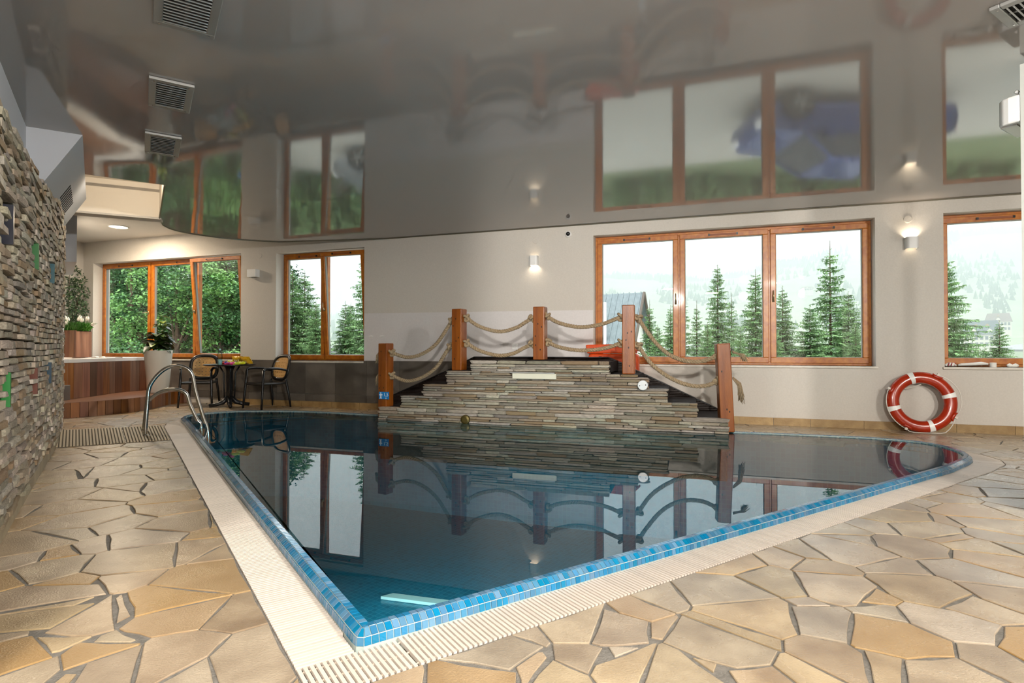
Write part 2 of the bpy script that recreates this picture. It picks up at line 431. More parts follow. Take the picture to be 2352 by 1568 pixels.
MB().add([(p.x, p.y, ZB) for p in inn], [tuple(range(n))]).build('basin_floor', M_mosaic, POOLT, world=True)
bw = MB().add([(p.x, p.y, ZB) for p in inn] + [(p.x, p.y, ZR - .012) for p in inn], [((i + 1) % n, i, n + i, n + (i + 1) % n) for i in range(n)])
M_mosaicw = mosaic('pool_wall_mosaic', '1c8199', '187288', '2f8998', .052, uv=True)
bwo = bw.build('basin_wall', M_mosaicw, POOLT, world=True); arc = [0]
for i in range(n): arc.append(arc[-1] + (inn[(i + 1) % n] - inn[i]).length)
uvl = bwo.data.uv_layers.new(name='UVMap')
for i in range(n):
    for k, (u_, v_) in enumerate(((arc[i + 1], ZB), (arc[i], ZB), (arc[i], ZR), (arc[i + 1], ZR))): uvl.data[4 * i + k].uv = (u_, v_)
# rim: grout body then three rows of tiles
M_rimgrout = mat('rim_grout', 'b9c4bd', rough=.7)
path = resample(POOL, .0262, True); npth = len(path)
def pnorm(P, i):
    t = P[(i + 1) % len(P)] - P[i - 1]; return Vector((t.y, -t.x, 0)).normalized()
prof = [(-.060, -.05), (-.060, .0462), (-.0285, .0482), (-.0025, .029), (.002, .0), (.002, -.05)]
mb = MB(); vs = []; fs = []; k = len(prof); SP = path
for i, p in enumerate(SP):
    nn = pnorm(SP, i)
    for o, z in prof: vs.append((p.x + nn.x * o, p.y + nn.y * o, z - .0015))
for i in range(len(SP)):
    j = (i + 1) % len(SP)
    for a in range(k - 1): fs.append((i * k + a, j * k + a, j * k + a + 1, i * k + a + 1))
mb.add(vs, fs).build('rim_body', M_rimgrout, POOLT, world=True)
M_tile = mat('blue_glaze', '2079a6', rough=.14, rnd='object', rnds=.16, hue=.006, coat=.2)
M_tile2 = mat('blue_glaze_far', '1d709a', rough=.14, rnd='island', rnds=.16, hue=.006, coat=.2)
rows = [((-.0590, .0462), (-.0295, .0480)), ((-.0275, .0476), (-.0035, .0300)), ((-.0015, .0280), (.0020, .001))]
tiles = []
for i in range(npth):
    a, b = path[i], path[(i + 1) % npth]; na, nb = pnorm(path, i), pnorm(path, (i + 1) % npth)
    for (o0, z0), (o1, z1) in rows:
        e = .045
        A, B = a.lerp(b, e), a.lerp(b, 1 - e); NA, NB = na.lerp(nb, e), na.lerp(nb, 1 - e)
        q = [A + NA * o0 + Vector((0, 0, z0)), B + NB * o0 + Vector((0, 0, z0)), B + NB * o1 + Vector((0, 0, z1)), A + NA * o1 + Vector((0, 0, z1))]
        nr = (q[1] - q[0]).cross(q[3] - q[0]).normalized()
        if nr.dot(na) + nr.z < 0: nr = -nr
        tiles.append(((q[0] - Vector((0, 0, H))).length, q, nr))
tiles.sort(key=lambda t: t[0])
rest = MB()
def tile_geo(mb, q, nr):
    t = [p + nr * .0022 for p in q]; c = sum(t, Vector()) / 4; t = [p.lerp(c, .06) for p in t]
    mb.add(q + t, [(4, 5, 6, 7), (0, 1, 5, 4), (1, 2, 6, 5), (2, 3, 7, 6), (3, 0, 4, 7)])
cnt = 0
for d, q, nr in tiles:
    vis = q[0].y > 1.3 and abs(q[0].x / q[0].y) < .95
    if vis and cnt < 300:
        b = MB(); tile_geo(b, q, nr); b.build('rim_tile', M_tile, POOLT, world=True); cnt += 1
    else: tile_geo(rest, q, nr)
rest.build('rim_tiles_far', M_tile2, POOLT, world=True, kind='stuff')
wi = offset(POOL, -.0595)
MB().add([(p.x, p.y, ZW) for p in wi], [tuple(range(len(wi)))]).build('water_surface', M_water, POOLT, world=True, label='still dark teal pool water mirroring the windows')
# white strip lying on the pool floor
c = pl(968, 1383, ZB); e = (pl(1040, 1392, ZB) - pl(900, 1374, ZB)); e.normalize(); f = Vector((-e.y, e.x, 0))
mb = MB().add([c + e * a * .30 + f * b * .045 + Vector((0, 0, z)) for z in (.004, .03) for a, b in ((-1.25, -1), (1, -1), (1.25, 1), (-1, 1))], [(3, 2, 1, 0), (4, 5, 6, 7), (0, 1, 5, 4), (1, 2, 6, 5), (2, 3, 7, 6), (3, 0, 4, 7)])
mb.build('floor_inlet', mat('inlet_white', 'f4f0e4', rough=.4), POOLT, world=True, label='white strip on the pool floor')

# fill lights added out of sight under the near rim to brighten the pool
for k, (px_, py_, dr) in enumerate(((560, 1165, D2), (690, 1330, D2), (1150, 1400, D1), (1500, 1300, D1), (1850, 1200, D1))):
    b_ = pl(px_, py_); tt = ray_poly(b_, dr, inn) if not False else 0
    w_ = b_ + dr * ((tt or 0) + .02); w_.z = -.42
    Mq = dr.to_track_quat('-Z', 'Y').to_matrix().to_4x4()
    MB().lathe([(.10, .0), (.11, -.012), (.085, -.02), (.0, -.02)], 20).xf(Matrix.Translation(w_) @ Mq).build('pool_fill_light', mat('fill_lens', 'dfeef0', rough=.3, emit='dff6ff', estr=2.0), POOLT, world=True)
    l = bpy.data.lights.new('pool_fill_glow', 'AREA'); l.shape = 'DISK'; l.size = .18; l.energy = 23; l.color = (.85, .97, 1)
    lo = bpy.data.objects.new('pool_fill_glow', l); col.objects.link(lo); mwl = Matrix.Translation(w_ + dr * .05) @ (dr + Vector((0, 0, -.75))).normalized().to_track_quat('-Z', 'Y').to_matrix().to_4x4(); l.spread = math.radians(130); lo.parent = POOLT; lo.matrix_parent_inverse = wmat(POOLT).inverted(); lo.matrix_basis = mwl
# ---- overflow grates: slats across the channel
M_slat = mat('grate_plastic', 'e0d6cb', 'd8ccbf', .42, 14, 0, rnd='object', rnds=.05)
M_slat2 = mat('grate_plastic_far', 'cbbdad', rough=.45)
M_channel = mat('channel', '8b8071', rough=.8)
unit = MB().box(-.5, .5, -.5, .5, -.5, .5)
me_slat = unit.mesh('slat', M_slat)
def grate(name, side, label):
    g = thing(name, label, 'grate', tuple(C0))
    P = resample(POOL, .0195, True); items = []
    e1, e2 = (D2, D1) if side == 'right' else (D1, D2)                 # along the edge, into the pool
    k0 = -GW if side == 'right' else .0
    k = k0 + .008
    while k < .14:                                                      # straight slats through the corner
        p = C0 + e1 * k; items.append(((p - Vector((0, 0, H))).length, p, -e2, GW)); k += .0195
    for i, p in enumerate(P):
        nn = pnorm(P, i); L = ray_poly(p, nn, DECK); v = p - C0
        if L is None or L < .02 or v.dot(e1) < .14: continue
        if (v.dot(D2) > v.dot(D1)) != (side == 'right'): continue
        items.append(((p - Vector((0, 0, H))).length, p, nn, min(L, .30)))
    items.sort(key=lambda t: t[0]); rest = MB(); body = MB()
    for k, (d, p, nn, L) in enumerate(items):
        L0 = .004; c = p + nn * (L0 + (L - L0) / 2); a = math.atan2(nn.y, nn.x)
        if k < 300:
            obj('slat', me_slat, g, loc=c - C0 + Vector((0, 0, -.007)), rot=(0, 0, a), scale=(L - L0 - .004, .0118, .014))
        else:
            rest.box(-.5 * (L - L0), .5 * (L - L0), -.006, .006, -.014, 0, Matrix.Translation(c) @ Matrix.Rotation(a, 4, 'Z'))
    if rest.v: rest.build('slats_far', M_slat2, g, world=True, kind='stuff')
    srt = sorted(items, key=lambda t: (t[1] - C0).dot(e1))
    for fr in (.12, .5, .88):
        rod = MB().tube([t[1] + t[2] * (t[3] * fr) + Vector((0, 0, -.0085)) for t in srt], .0035, 5); rod.build('connecting_rod', M_slat2, g, world=True)
    vs = []; fs = []
    for t in srt: vs += [t[1] + Vector((0, 0, -.05)), t[1] + t[2] * t[3] + Vector((0, 0, -.05))]
    for i in range(len(srt) - 1): fs.append((2 * i, 2 * i + 1, 2 * i + 3, 2 * i + 2))
    MB().add(vs, fs).build('channel', M_channel, g, world=True)
grate('overflow_grate', 'right', 'cream plastic overflow grate along the right side of the pool')
grate('overflow_grate', 'left', 'cream plastic overflow grate along the left side of the pool, by the steel handrails')

# ================================================================ back wall with four windows
WIN = [(-11.67, -7.91, .80, 2.72), (-7.13, -5.33, .785, 2.68), (-1.50, 2.03, .778, 2.63), (2.745, 3.90, .778, 2.63)]
TH = .34; ZT = 3.45
wall = MB(); cols = [-12.3]
for a, b, c_, d_ in WIN: cols += [a, b]
cols.append(7.2)
def wbox(mb, s0, s1, z0, z1, o0, o1):
    return mb.hexa([W(s0, z0, o0), W(s1, z0, o0), W(s1, z0, o1), W(s0, z0, o1), W(s0, z1, o0), W(s1, z1, o0), W(s1, z1, o1), W(s0, z1, o1)])
for i in range(0, len(cols), 2): wbox(wall, cols[i], cols[i + 1], -.3, ZT, 0, TH)
for a, b, z0, z1 in WIN:
    wbox(wall, a, b, -.3, z0, 0, TH); wbox(wall, a, b, z1, ZT, 0, TH)
WALL = wall.build('wall_back', M_wall, kind='structure', label='long plastered window wall behind the pool')
# lighter washable panel on the lower wall between the two middle windows
mb = MB(); mb.add([W(-5.325, .80, -.004), W(-1.505, .80, -.004), W(-1.505, 1.555, -.004), W(-5.325, 1.58, -.004), W(-5.325, .80, .01), W(-1.505, .80, .01), W(-1.505, 1.555, .01), W(-5.325, 1.58, .01)],
                  [(0, 1, 2, 3), (0, 4, 5, 1), (1, 5, 6, 2), (2, 6, 7, 3), (3, 7, 4, 0)])
mb.build('splash_panel', M_wallpanel, WALL)
# slate tiles left of the bridge
s = -11.4 + .02
x0 = -6.491 - .61 * 8
for k in range(14):
    a, b = x0 + .61 * k + .002, x0 + .61 * (k + 1) - .002
    for z0, z1 in ((.10, .222), (.226, .797)):
        o = wbox(MB(), a, b, z0, z1, -.012, .002).build('slate_tile', M_slate, WALL)
# tan stone skirting
BB = thing('baseboard_back', loc=tuple(W(0)), rz=WANG, kind='structure')
s = -8.2; rb = random.Random(5)
while s < 7.0:
    L = rb.uniform(.36, .62)
    if not (-4.6 < s and s + L < -4.2): wbox(MB(), s + .002, s + L - .002, .0, .098, -.022 if s < -3 else -.016, .0).build('skirting_block', M_baseb, BB, world=True)
    s += L

# ---- windows
M_pane = M_glass
M_seal = mat('grey_seal', '8f8d86', rough=.6)
M_handle = mat('brass_handle', 'b9a67e', rough=.3, metal=.9)
M_vent = mat('trickle_vent', '8c4a20', rough=.5)
M_sill = mat('stone_sill', 'cbc4b8', 'd8d2c7', .35, 12)
def bars(mb, x0, x1, z0, z1, w, y0, y1, wb_=None):
    wb_ = wb_ or w
    mb.box(x0, x1, y0, y1, z0, z0 + wb_); mb.box(x0, x1, y0, y1, z1 - w, z1)
    mb.box(x0, x0 + w, y0, y1, z0 + wb_, z1 - w); mb.box(x1 - w, x1, y0, y1, z0 + wb_, z1 - w); return mb
def window(k, lab, mull, tilt, handles, vents):
    a, b, z0, z1 = WIN[k - 1]; o = .19
    t = thing('window_%d' % k, lab, None, tuple(W(a, z0, o)), WANG, kind='structure')
    w, h = b - a, z1 - z0
    bevel_mod(bars(MB(), 0, w, 0, h, .045, 0, .085).build('frame', M_woodframe, t), .004)
    ms = [m - a for m in mull]
    for m in ms: bevel_mod(MB().box(m - .035, m + .035, .004, .085, .045, h - .045).build('mullion', M_woodframe, t), .004)
    E = [.03] + ms + [w - .03]
    for i in range(len(E) - 1):
        x0, x1 = E[i] + (.012 if i else 0), E[i + 1] - (.012 if i < len(E) - 2 else 0)
        zb, zt = .028, h - .028
        sash = bars(MB(), 0, x1 - x0, 0, zt - zb, .068, -.022, .052, .075).build('sash', M_woodframe, t, loc=(x0, 0, zb))
        bevel_mod(sash, .006)
        if i in tilt: sash.rotation_euler = (math.radians(tilt[i]), 0, 0)
        ww, hh = x1 - x0, zt - zb
        MB().add([(.066, .02, .073), (ww - .066, .02, .073), (ww - .066, .02, hh - .066), (.066, .02, hh - .066)], [(0, 1, 2, 3)]).build('pane', M_pane, sash)
        bars(MB(), .066, ww - .066, .073, hh - .066, .009, .006, .05).build('seal', M_seal, sash)
        if i in handles:
            side = handles[i][0]; ho = handles[i][1]
            hxp = .034 if side == 'l' else ww - .034; zc = hh * .47
            hm = MB(); hm.box(hxp - .013, hxp + .013, -.034, -.022, zc - .03, zc + .03)
            hm.tube([(hxp, -.03, zc), (hxp, -.058, zc)], .008, 8)
            e = (0, 0, .12) if ho == 'up' else ((0, 0, -.12) if ho == 'down' else (-.12 if side == 'r' else .12, 0, 0))
            hm.tube([(hxp, -.058, zc), (hxp + e[0] * .4, -.066, zc + e[2] * .4), (hxp + e[0], -.058, zc + e[2])], [.008, .009, .007], 8)
            hm.build('handle', M_handle, sash, smooth=True)
        if i in vents:
            vm = MB(); xc = ww * vents[i]; zc = hh - .034; L = min(.36, ww * .42)
            vm.box(xc - L / 2, xc + L / 2, -.036, -.022, zc - .012, zc + .012)
            vo = vm.build('trickle_vent', M_vent, sash)
            cm = MB()
            for q in (-1, 1): cm.box(xc + q * L / 2 - .012, xc + q * L / 2 + .012, -.040, -.0215, zc - .014, zc + .014)
            cm.build('vent_cap', M_black, sash)
    sill = MB().box(-.02 if k != 2 else 0, w + .02 if k != 2 else w, -.215, 0, -.028, 0.0)
    bevel_mod(sill.build('sill', M_sill, t), .004)
    return t
window(1, 'three part orange wooden window looking on dense trees at far left', [-10.316, -9.144], {2: -5.0} and {2: 5.0}, {0: ('r', 'side'), 2: ('l', 'up')}, {0: .5, 1: .75, 2: .5})
window(2, 'two part orange wooden window right of the round table', [-6.235], {1: 4.5}, {1: ('l', 'up')}, {0: .6, 1: .5})
window(3, 'wide three part orange wooden window behind the rope bridge', [-.32, .842], {}, {0: ('r', 'up'), 2: ('l', 'up')}, {0: .5, 1: .5, 2: .5})
window(4, 'narrow orange wooden window above the lifebuoy at right', [], {}, {}, {0: .5})

# ================================================================ left stone wall
SW = [Vector(p + (0,)) for p in ((-1.55, 1.37), (-2.10, 2.152))] + [pl(0, 1240), pl(50, 1155), pl(100, 1070), pl(125, 1030), Vector((-5.10, 6.37, 0)), Vector((-5.62, 7.05, 0))]
SWP = resample(catmull(SW, 6), .05)
SL = [0]
for a, b in zip(SWP, SWP[1:]): SL.append(SL[-1] + (b - a).length)
SLEN = SL[-1]
def swall(t, z, o=0.0):                               # o = into the room
    t = max(0, min(SLEN - 1e-4, t)); i = min(len(SWP) - 2, int(t / (SLEN / (len(SWP) - 1))))
    u = (t - SL[i]) / (SL[i + 1] - SL[i]); p = SWP[i].lerp(SWP[i + 1], u)
    i0, i1 = max(0, i - 2), min(len(SWP) - 1, i + 3); d = (SWP[i1] - SWP[i0]).normalized()
    q = p + Vector((d.y, -d.x, 0)) * o; q.z = z; return q, d
def ztop(p):                                          # top of the cladding rises towards the far end
    Y = p.y
    for (a, za), (b, zb) in (((0, 2.17), (3.0, 2.17)), ((3.0, 2.17), (3.7, 2.22)), ((3.7, 2.22), (4.7, 2.33)), ((4.7, 2.33), (6.0, 2.50)), ((6.0, 2.50), (7.2, 2.66))):
        if Y <= b: return za + (zb - za) * (Y - a) / (b - a)
    return 2.66
mb = MB(); n = len(SWP); vs = []; fs = []
for i, p in enumerate(SWP):
    d = (SWP[min(n - 1, i + 1)] - SWP[max(0, i - 1)]).normalized(); nn = Vector((d.y, -d.x, 0)); zt = ztop(p)
    for o, z in ((-.03, 0), (-.03, zt - .02), (-.32, zt - .02), (-.32, 0)):
        q = p + nn * o; vs.append((q.x, q.y, z))
for i in range(n - 1):
    for a in range(4): b_ = (a + 1) % 4; fs.append((i * 4 + a, i * 4 + b_, i * 4 + 4 + b_, i * 4 + 4 + a))
fs += [(0, 1, 2, 3), (4 * n - 1, 4 * n - 2, 4 * n - 3, 4 * n - 4)]
WL = mb.add(vs, fs).build('wall_left', M_mortar, kind='structure', label='curved wall clad in stacked ledgestone at the left')
def rstone(seed):
    r_ = random.Random(seed); b = bmesh.new(); bmesh.ops.create_cube(b, size=1.0)
    for v in b.verts: v.co += Vector((r_.uniform(-.06, .06), r_.uniform(-.10, .10), r_.uniform(-.09, .09)))
    bmesh.ops.bevel(b, geom=list(b.edges), offset=.10, segments=1, affect='EDGES')
    me = bpy.data.meshes.new('stone'); b.to_mesh(me); b.free(); me.materials.append(M_ledge); return me
STM = [rstone(i) for i in range(6)]
strips_px = [((0, 855, 935), '2f7a3c', 7), ((69, 845, 905), '6b3f33', 6), ((70, 558, 618), '2c6a35', 8), ((110, 605, 650), '35616b', 5), ((3, 468, 560), '1d1f2c', 10), ((105, 832, 880), '2f4757', 4)]
strips = []
for (x, y0, y1), c_, wpx in strips_px:
    best = min(range(len(SWP)), key=lambda i: abs(SWP[i].x / SWP[i].y - (x - CX) / F)); Y = SWP[best].y
    strips.append((SL[best], 1 - (y1 - 800) / F * Y, 1 - (y0 - 800) / F * Y, c_, .035))
rs = random.Random(21); recs = []
z = .105
while z < 2.70:
    hrow = rs.uniform(.034, .050); t = rs.uniform(-.1, 0)
    while t < SLEN - .01:
        L = rs.uniform(.08, .30); t0, t1 = max(t, 0), min(t + L, SLEN); t += L
        if t1 - t0 < .03: continue
        p, d = swall((t0 + t1) / 2, 0)
        zz = z + .006 * math.sin(t * 2.1 + z * 3) + rs.uniform(-.003, .003)
        if zz + hrow > ztop(p) + .02: continue
        if any(abs((t0 + t1) / 2 - st) < (t1 - t0) / 2 + sw_ * .5 and z0 - .02 < zz + hrow / 2 < z1 + .01 for st, z0, z1, _, sw_ in strips): continue
        recs.append((t0, t1, zz, hrow, rs.uniform(.0, .028), rs.random()))
    z += hrow * 1.04
recs.sort(key=lambda r: (swall((r[0] + r[1]) / 2, r[2])[0] - Vector((0, 0, H))).length if swall((r[0] + r[1]) / 2, 0)[0].y > 2.75 else 99)
rest = MB()
for k, (t0, t1, zz, hr, pr, rd) in enumerate(recs):
    c, d = swall((t0 + t1) / 2, zz + hr / 2, -.05 + (.07 + pr) / 2); a = math.atan2(d.y, d.x)
    if k < 300:
        obj('stone', STM[k % 6], WL, loc=c, rot=(rs.uniform(-.03, .03), rs.uniform(-.018, .018), a + rs.uniform(-.03, .03)), scale=(t1 - t0 - .003, .07 + pr, hr - .005))
    else:
        Mx = Matrix.Translation(c) @ Matrix.Rotation(a + rs.uniform(-.03, .03), 4, 'Z') @ Matrix.Rotation(rs.uniform(-.018, .018), 4, 'Y')
        l, w_, h_ = (t1 - t0 - .004) / 2, (.07 + pr) / 2, (hr - .004) / 2
        p = [Mx @ Vector((x * l * rs.uniform(.93, 1.0), y * w_ * rs.uniform(.85, 1.0), q * h_ * rs.uniform(.82, 1.0))) for q in (-1, 1) for x, y in ((-1, -1), (1, -1), (1, 1), (-1, 1))]
        rest.hexa(p)
rest.build('stones_far', M_ledge2, WL, kind='stuff')
for st, z0, z1, c_, sw_ in strips:
    q, d = swall(st, (z0 + z1) / 2, .012); mb = MB().box(-sw_ / 2, sw_ / 2, -.03, .03, z0, z1, Matrix.Translation((q.x, q.y, 0)) @ Matrix.Rotation(math.atan2(d.y, d.x), 4, 'Z'))
    mb.build('coloured_strip', mat('strip_' + c_, c_, rough=.35), WL)
# stone plinth and the bright metal edge strip at the far end
mb = MB(); vs = []; fs = []
for i, p in enumerate(SWP):
    d = (SWP[min(n - 1, i + 1)] - SWP[max(0, i - 1)]).normalized(); nn = Vector((d.y, -d.x, 0))
    for o, z in ((.012, 0), (.012, .09), (-.03, .098)):
        q = p + nn * o; vs.append((q.x, q.y, z))
for i in range(n - 1):
    for a in range(2): fs.append((i * 3 + a, i * 3 + 3 + a, i * 3 + 4 + a, i * 3 + 1 + a))
mb.add(vs, fs).build('plinth', mat('plinth_stone', '8d8169', 'a5987d', .5, 6, .2, 40), WL)
q, d = swall(SLEN, 0, .0)
mb = MB().box(.0, .016, -.03, .030, 0.02, 2.45, Matrix.Translation((q.x, q.y, 0)) @ Matrix.Rotation(math.atan2(d.y, d.x), 4, 'Z'))
mb.build('edge_strip', M_alu, WL)
mb = MB()
for k in range(90): mb.box(.016, .020, .012, .020, .3 + k * .0235, .31 + k * .0235, Matrix.Translation((q.x, q.y, 0)) @ Matrix.Rotation(math.atan2(d.y, d.x), 4, 'Z'))
mb.build('led_line', mat('led', 'ffffff', rough=.4, emit='fff8ee', estr=3.0), WL, kind='stuff')
# plain wall above the cladding
cA, cB = pl(0, 140, ZC), pl(60, 290, ZC); dd = (cB - cA).normalized(); nn = Vector((dd.y, -dd.x, 0))
cs = cA - dd * 3.5; ce = cB + dd * 1.9
mb = MB().hexa([Vector((q.x, q.y, z)) for z in (1.9, ZT) for q in (cs, ce, ce - nn * .25, cs - nn * .25)][::1])
mb.build('wall_left_upper', M_greypaint, WL)
# unseen enclosure: side, near and right walls
def vwall(name, p, q, z0, z1, th, m, **k):
    d = (q - p).normalized(); nn = Vector((d.y, -d.x, 0)) * th
    return MB().hexa([Vector((v.x, v.y, z)) for z in (z0, z1) for v in (p, q, q - nn, p - nn)]).build(name, m, kind='structure', **k)
vwall('wall_near', Vector((7.8, -4, 0)), Vector((-9.7, -4, 0)), -.3, ZT, -.2, M_wall)
vwall('wall_right', W(6.6, 0, .1), Vector((7.6, -4, 0)), -.3, ZT, -.2, M_wall)
vwall('wall_alcove', W(-12.25, 0, .3), Vector((-9.5, -4, 0)), -.3, ZT, .2, M_wall)

# ================================================================ ceiling
def ceil_mat():
    m = bpy.data.materials.new('stretch_ceiling'); m.use_nodes = True; N = m.node_tree.nodes; L = m.node_tree.links; b = N['Principled BSDF']
    b.inputs['Base Color'].default_value = hx('a19a96'); b.inputs['Roughness'].default_value = .06; b.inputs['IOR'].default_value = 1.55
    ge = N.new('ShaderNodeNewGeometry'); nz = N.new('ShaderNodeTexNoise'); nz.inputs['Scale'].default_value = .9; nz.inputs['Detail'].default_value = 1.5
    bp = N.new('ShaderNodeBump'); bp.inputs['Distance'].default_value = .05
    # the foil sags and wrinkles only towards its far left corner
    dv = N.new('ShaderNodeVectorMath'); dv.operation = 'DISTANCE'; dv.inputs[1].default_value = (-4.3, 7.0, ZC)
    mr = N.new('ShaderNodeMapRange'); mr.inputs[1].default_value = 3.0; mr.inputs[2].default_value = .4; mr.inputs[3].default_value = .005; mr.inputs[4].default_value = .30
    L.new(ge.outputs['Position'], nz.inputs['Vector']); L.new(nz.outputs['Fac'], bp.inputs['Height']); L.new(ge.outputs['Position'], dv.inputs[0])
    L.new(dv.outputs['Value'], mr.inputs[0]); L.new(mr.outputs[0], bp.inputs['Strength']); L.new(bp.outputs[0], b.inputs['Normal'])
    return m
M_ceil = ceil_mat()
cp = [(640, 555), (560, 551), (500, 545), (430, 535), (392, 526), (374, 516), (366, 500), (378, 425), (195, 400), (190, 310), (60, 290), (0, 140)]
CE = [W(7.0)] + [W(-4.9)] + [pl(x, y, ZC) for x, y in cp]
CE += [CE[-1] - dd * 6.5, Vector((7.4, -4, 0))]
CEIL = MB().prism([(p.x, p.y) for p in CE], ZC, ZC + .03).build('ceiling', M_ceil, kind='structure', label='glossy grey stretch ceiling reflecting the windows')
edge = [pl(x, y, ZC) for x, y in cp[:8]]
edge = [W(4.4, ZC, -.006), W(-4.9, ZC, -.006)] + smoothpath(edge[:6], 2) + edge[6:]
MB().tube([Vector((p.x, p.y, ZC - .004)) for p in edge], .010, 5).build('edge_trim', mat('foil_edge', '6b6656', rough=.3, metal=.4), CEIL)
# plaster ceiling of the alcove, the beam and the lit recess
rec = [pl(195, 400, ZC), pl(378, 425, ZC), pl(366, 500, ZC), pl(130, 480, ZC)]
alc = [pl(x, y, ZC) for x, y in [(366, 500), (374, 516), (392, 526), (430, 535), (500, 545), (560, 551), (640, 555)]] + [W(-4.9), W(-12.2), Vector((-9.4, 4.5, 0)), rec[3]]
MB().prism([(p.x, p.y) for p in alc], 3.15, 3.19).build('ceiling_alcove', M_wall, kind='structure')
rc = MB(); ZQ = 3.26
for i in range(4):
    a, b = rec[i], rec[(i + 1) % 4]
    rc.add([(a.x, a.y, ZC + .004), (b.x, b.y, ZC + .004), (b.x, b.y, ZQ), (a.x, a.y, ZQ)], [(0, 1, 2, 3)])
rc.add([(p.x, p.y, ZQ) for p in rec], [(0, 1, 2, 3)])
RECESS = rc.build('ceiling_recess', M_cream, kind='structure')
# warm light strip on the near lip of the recess
ra, rb_ = rec[0].lerp(rec[3], .06), rec[1].lerp(rec[2], .06); rd = (rb_ - ra).normalized(); rm_ = (ra + rb_) / 2 ; rm_.z = ZC + .09
MB().box(-.30, .30, -.02, .02, -.012, .012, Matrix.Translation(rm_) @ Matrix.Rotation(math.atan2(rd.y, rd.x), 4, 'Z')).build('cove_strip', mat('cove_led', 'fff0d8', rough=.5, emit='ffdcae', estr=4.0), RECESS)
l = bpy.data.lights.new('cove_glow', 'AREA'); l.shape = 'RECTANGLE'; l.size = .6; l.size_y = .05; l.energy = 16; l.color = (1, .87, .70)
lo = bpy.data.objects.new('cove_glow', l); col.objects.link(lo); lo.location = rm_ + Vector((0, 0, .03)); fdir = (rec[2] + rec[3]) / 2 - rm_; fdir.z = .15
lo.rotation_euler = fdir.to_track_quat('-Z', 'Y').to_euler(); lo.parent = RECESS
e = (rec[2] - rec[3]).normalized(); f = Vector((-e.y, e.x, 0)); f = f if f.y > 0 else -f
MB().hexa([Vector((q.x, q.y, z)) for z in (ZC - .02, 3.2) for q in (rec[3] - e * .6 + f * .004, rec[2] + e * .02 + f * .004, rec[2] + e * .02 + f * .22, rec[3] - e * .6 + f * .22)]).build('beam', M_wall, RECESS)
rp_ = [W(-12.6, 0, TH), W(7.6, 0, TH), Vector((8.2, -4.3, 0)), Vector((-10.2, -4.3, 0))]
MB().prism([(p.x, p.y) for p in rp_], ZT, ZT + .15).build('roof', M_wall, kind='structure')
# sloping service duct above the stone wall
A, B = pl(60, 290, ZC), pl(190, 310, ZC); Lr = pl(195, 400, ZC) - B; ext = Lr * 1.9
A2 = A + ext; B2 = B + ext
Cz = 2.17
mb = MB().add([A, B, Vector((A.x, A.y, Cz)), A2, B2, Vector((A2.x, A2.y, Cz))], [(0, 2, 1), (3, 4, 5), (1, 2, 5, 4), (0, 3, 5, 2)])
DUCT = mb.build('service_duct', M_greypaint, label='sloping grey boxed duct with slotted grille above the stone wall', cat='duct')
# slots on the slope
sl = MB(); sB = (B2 - B).normalized(); dn = Vector((A.x, A.y, Cz)) - B; nrm = sB.cross(dn.normalized()); nrm = nrm if nrm.z < 0 else -nrm
fx = MB(); x0g = Lr.length * .80
for k in range(9):
    o_ = B + sB * (x0g + .10 * k) + dn * .30
    q = [o_, o_ + sB * .034, o_ + sB * .034 + dn * .22, o_ + dn * .22]
    sl.hexa([p - nrm * .01 for p in q] + [p + nrm * .004 for p in q])
sl.build('grille_slots', M_dark, DUCT)
mb = MB().hexa([W(-12.2, z, o_) for z in (2.42,) for o_ in (0,)] * 0 + [Vector((q.x, q.y, z)) for z in (2.38, 3.2) for q in (at(100, 500, 9.0), at(177, 500, 9.0), at(168, 500, 10.6), at(95, 500, 10.6))])
mb.build('alcove_bulkhead', M_greypaint, kind='structure')
mb = MB().hexa([Vector((q.x, q.y, z)) for z in (0, 2.40) for q in (at(110, 700, 11.2), at(155, 700, 11.2), at(155, 700, 11.9), at(110, 700, 11.9))])
mb.build('alcove_column', M_slate, kind='structure')
# right hand pillar at the edge of the frame
c = at(2348.5, 700, 3.5); c.z = 0
PIL = MB().hexa([Vector((q.x, q.y, z)) for z in (0, 2.765) for q in (c, c - D1 * .5, c - D1 * .5 + D2 * .4, c + D2 * .4)]).build('pillar_right', mat('pillar_grey', 'bfc2bd', rough=.6), kind='structure')
# ================================================================ lamps
def area_light(name, loc, size, power, color, parent=None, rot=(0, 0, 0), spread=180, shape='DISK'):
    l = bpy.data.lights.new(name, 'AREA'); l.shape = shape; l.size = size; l.energy = power; l.color = color; l.spread = math.radians(spread)
    o = bpy.data.objects.new(name, l); col.objects.link(o); o.location = loc; o.rotation_euler = rot
    if parent is not None: o.parent = parent; o.matrix_parent_inverse = wmat(parent).inverted()
    return o
M_bulb = mat('lamp_diffuser', 'fff4e2', rough=.5, emit='ffe9c8', estr=6.0)
def downlight(loc, r, power, color, label, group=None):
    t = thing('downlight_or_fill', label, 'lamp', loc, group=group)
    MB().lathe([(r * 1.12, 0), (r * 1.12, -.012), (r, -.014), (r, 0)], 28).build('ring', M_white, t)
    MB().lathe([(r * .98, -.002), (r * .98, -.008)], 28).build('diffuser', M_bulb, t)
    area_light('downlight_glow', Vector(loc) + Vector((0, 0, -.02)), r * 1.9, power, color, t)
    return t
dlp = pl(272, 520, 3.149)
downlight(tuple(dlp), .14, 85, (1, .83, .62), 'round glowing downlight in the alcove ceiling near the tub')
wc = (1.0, .93, .84)
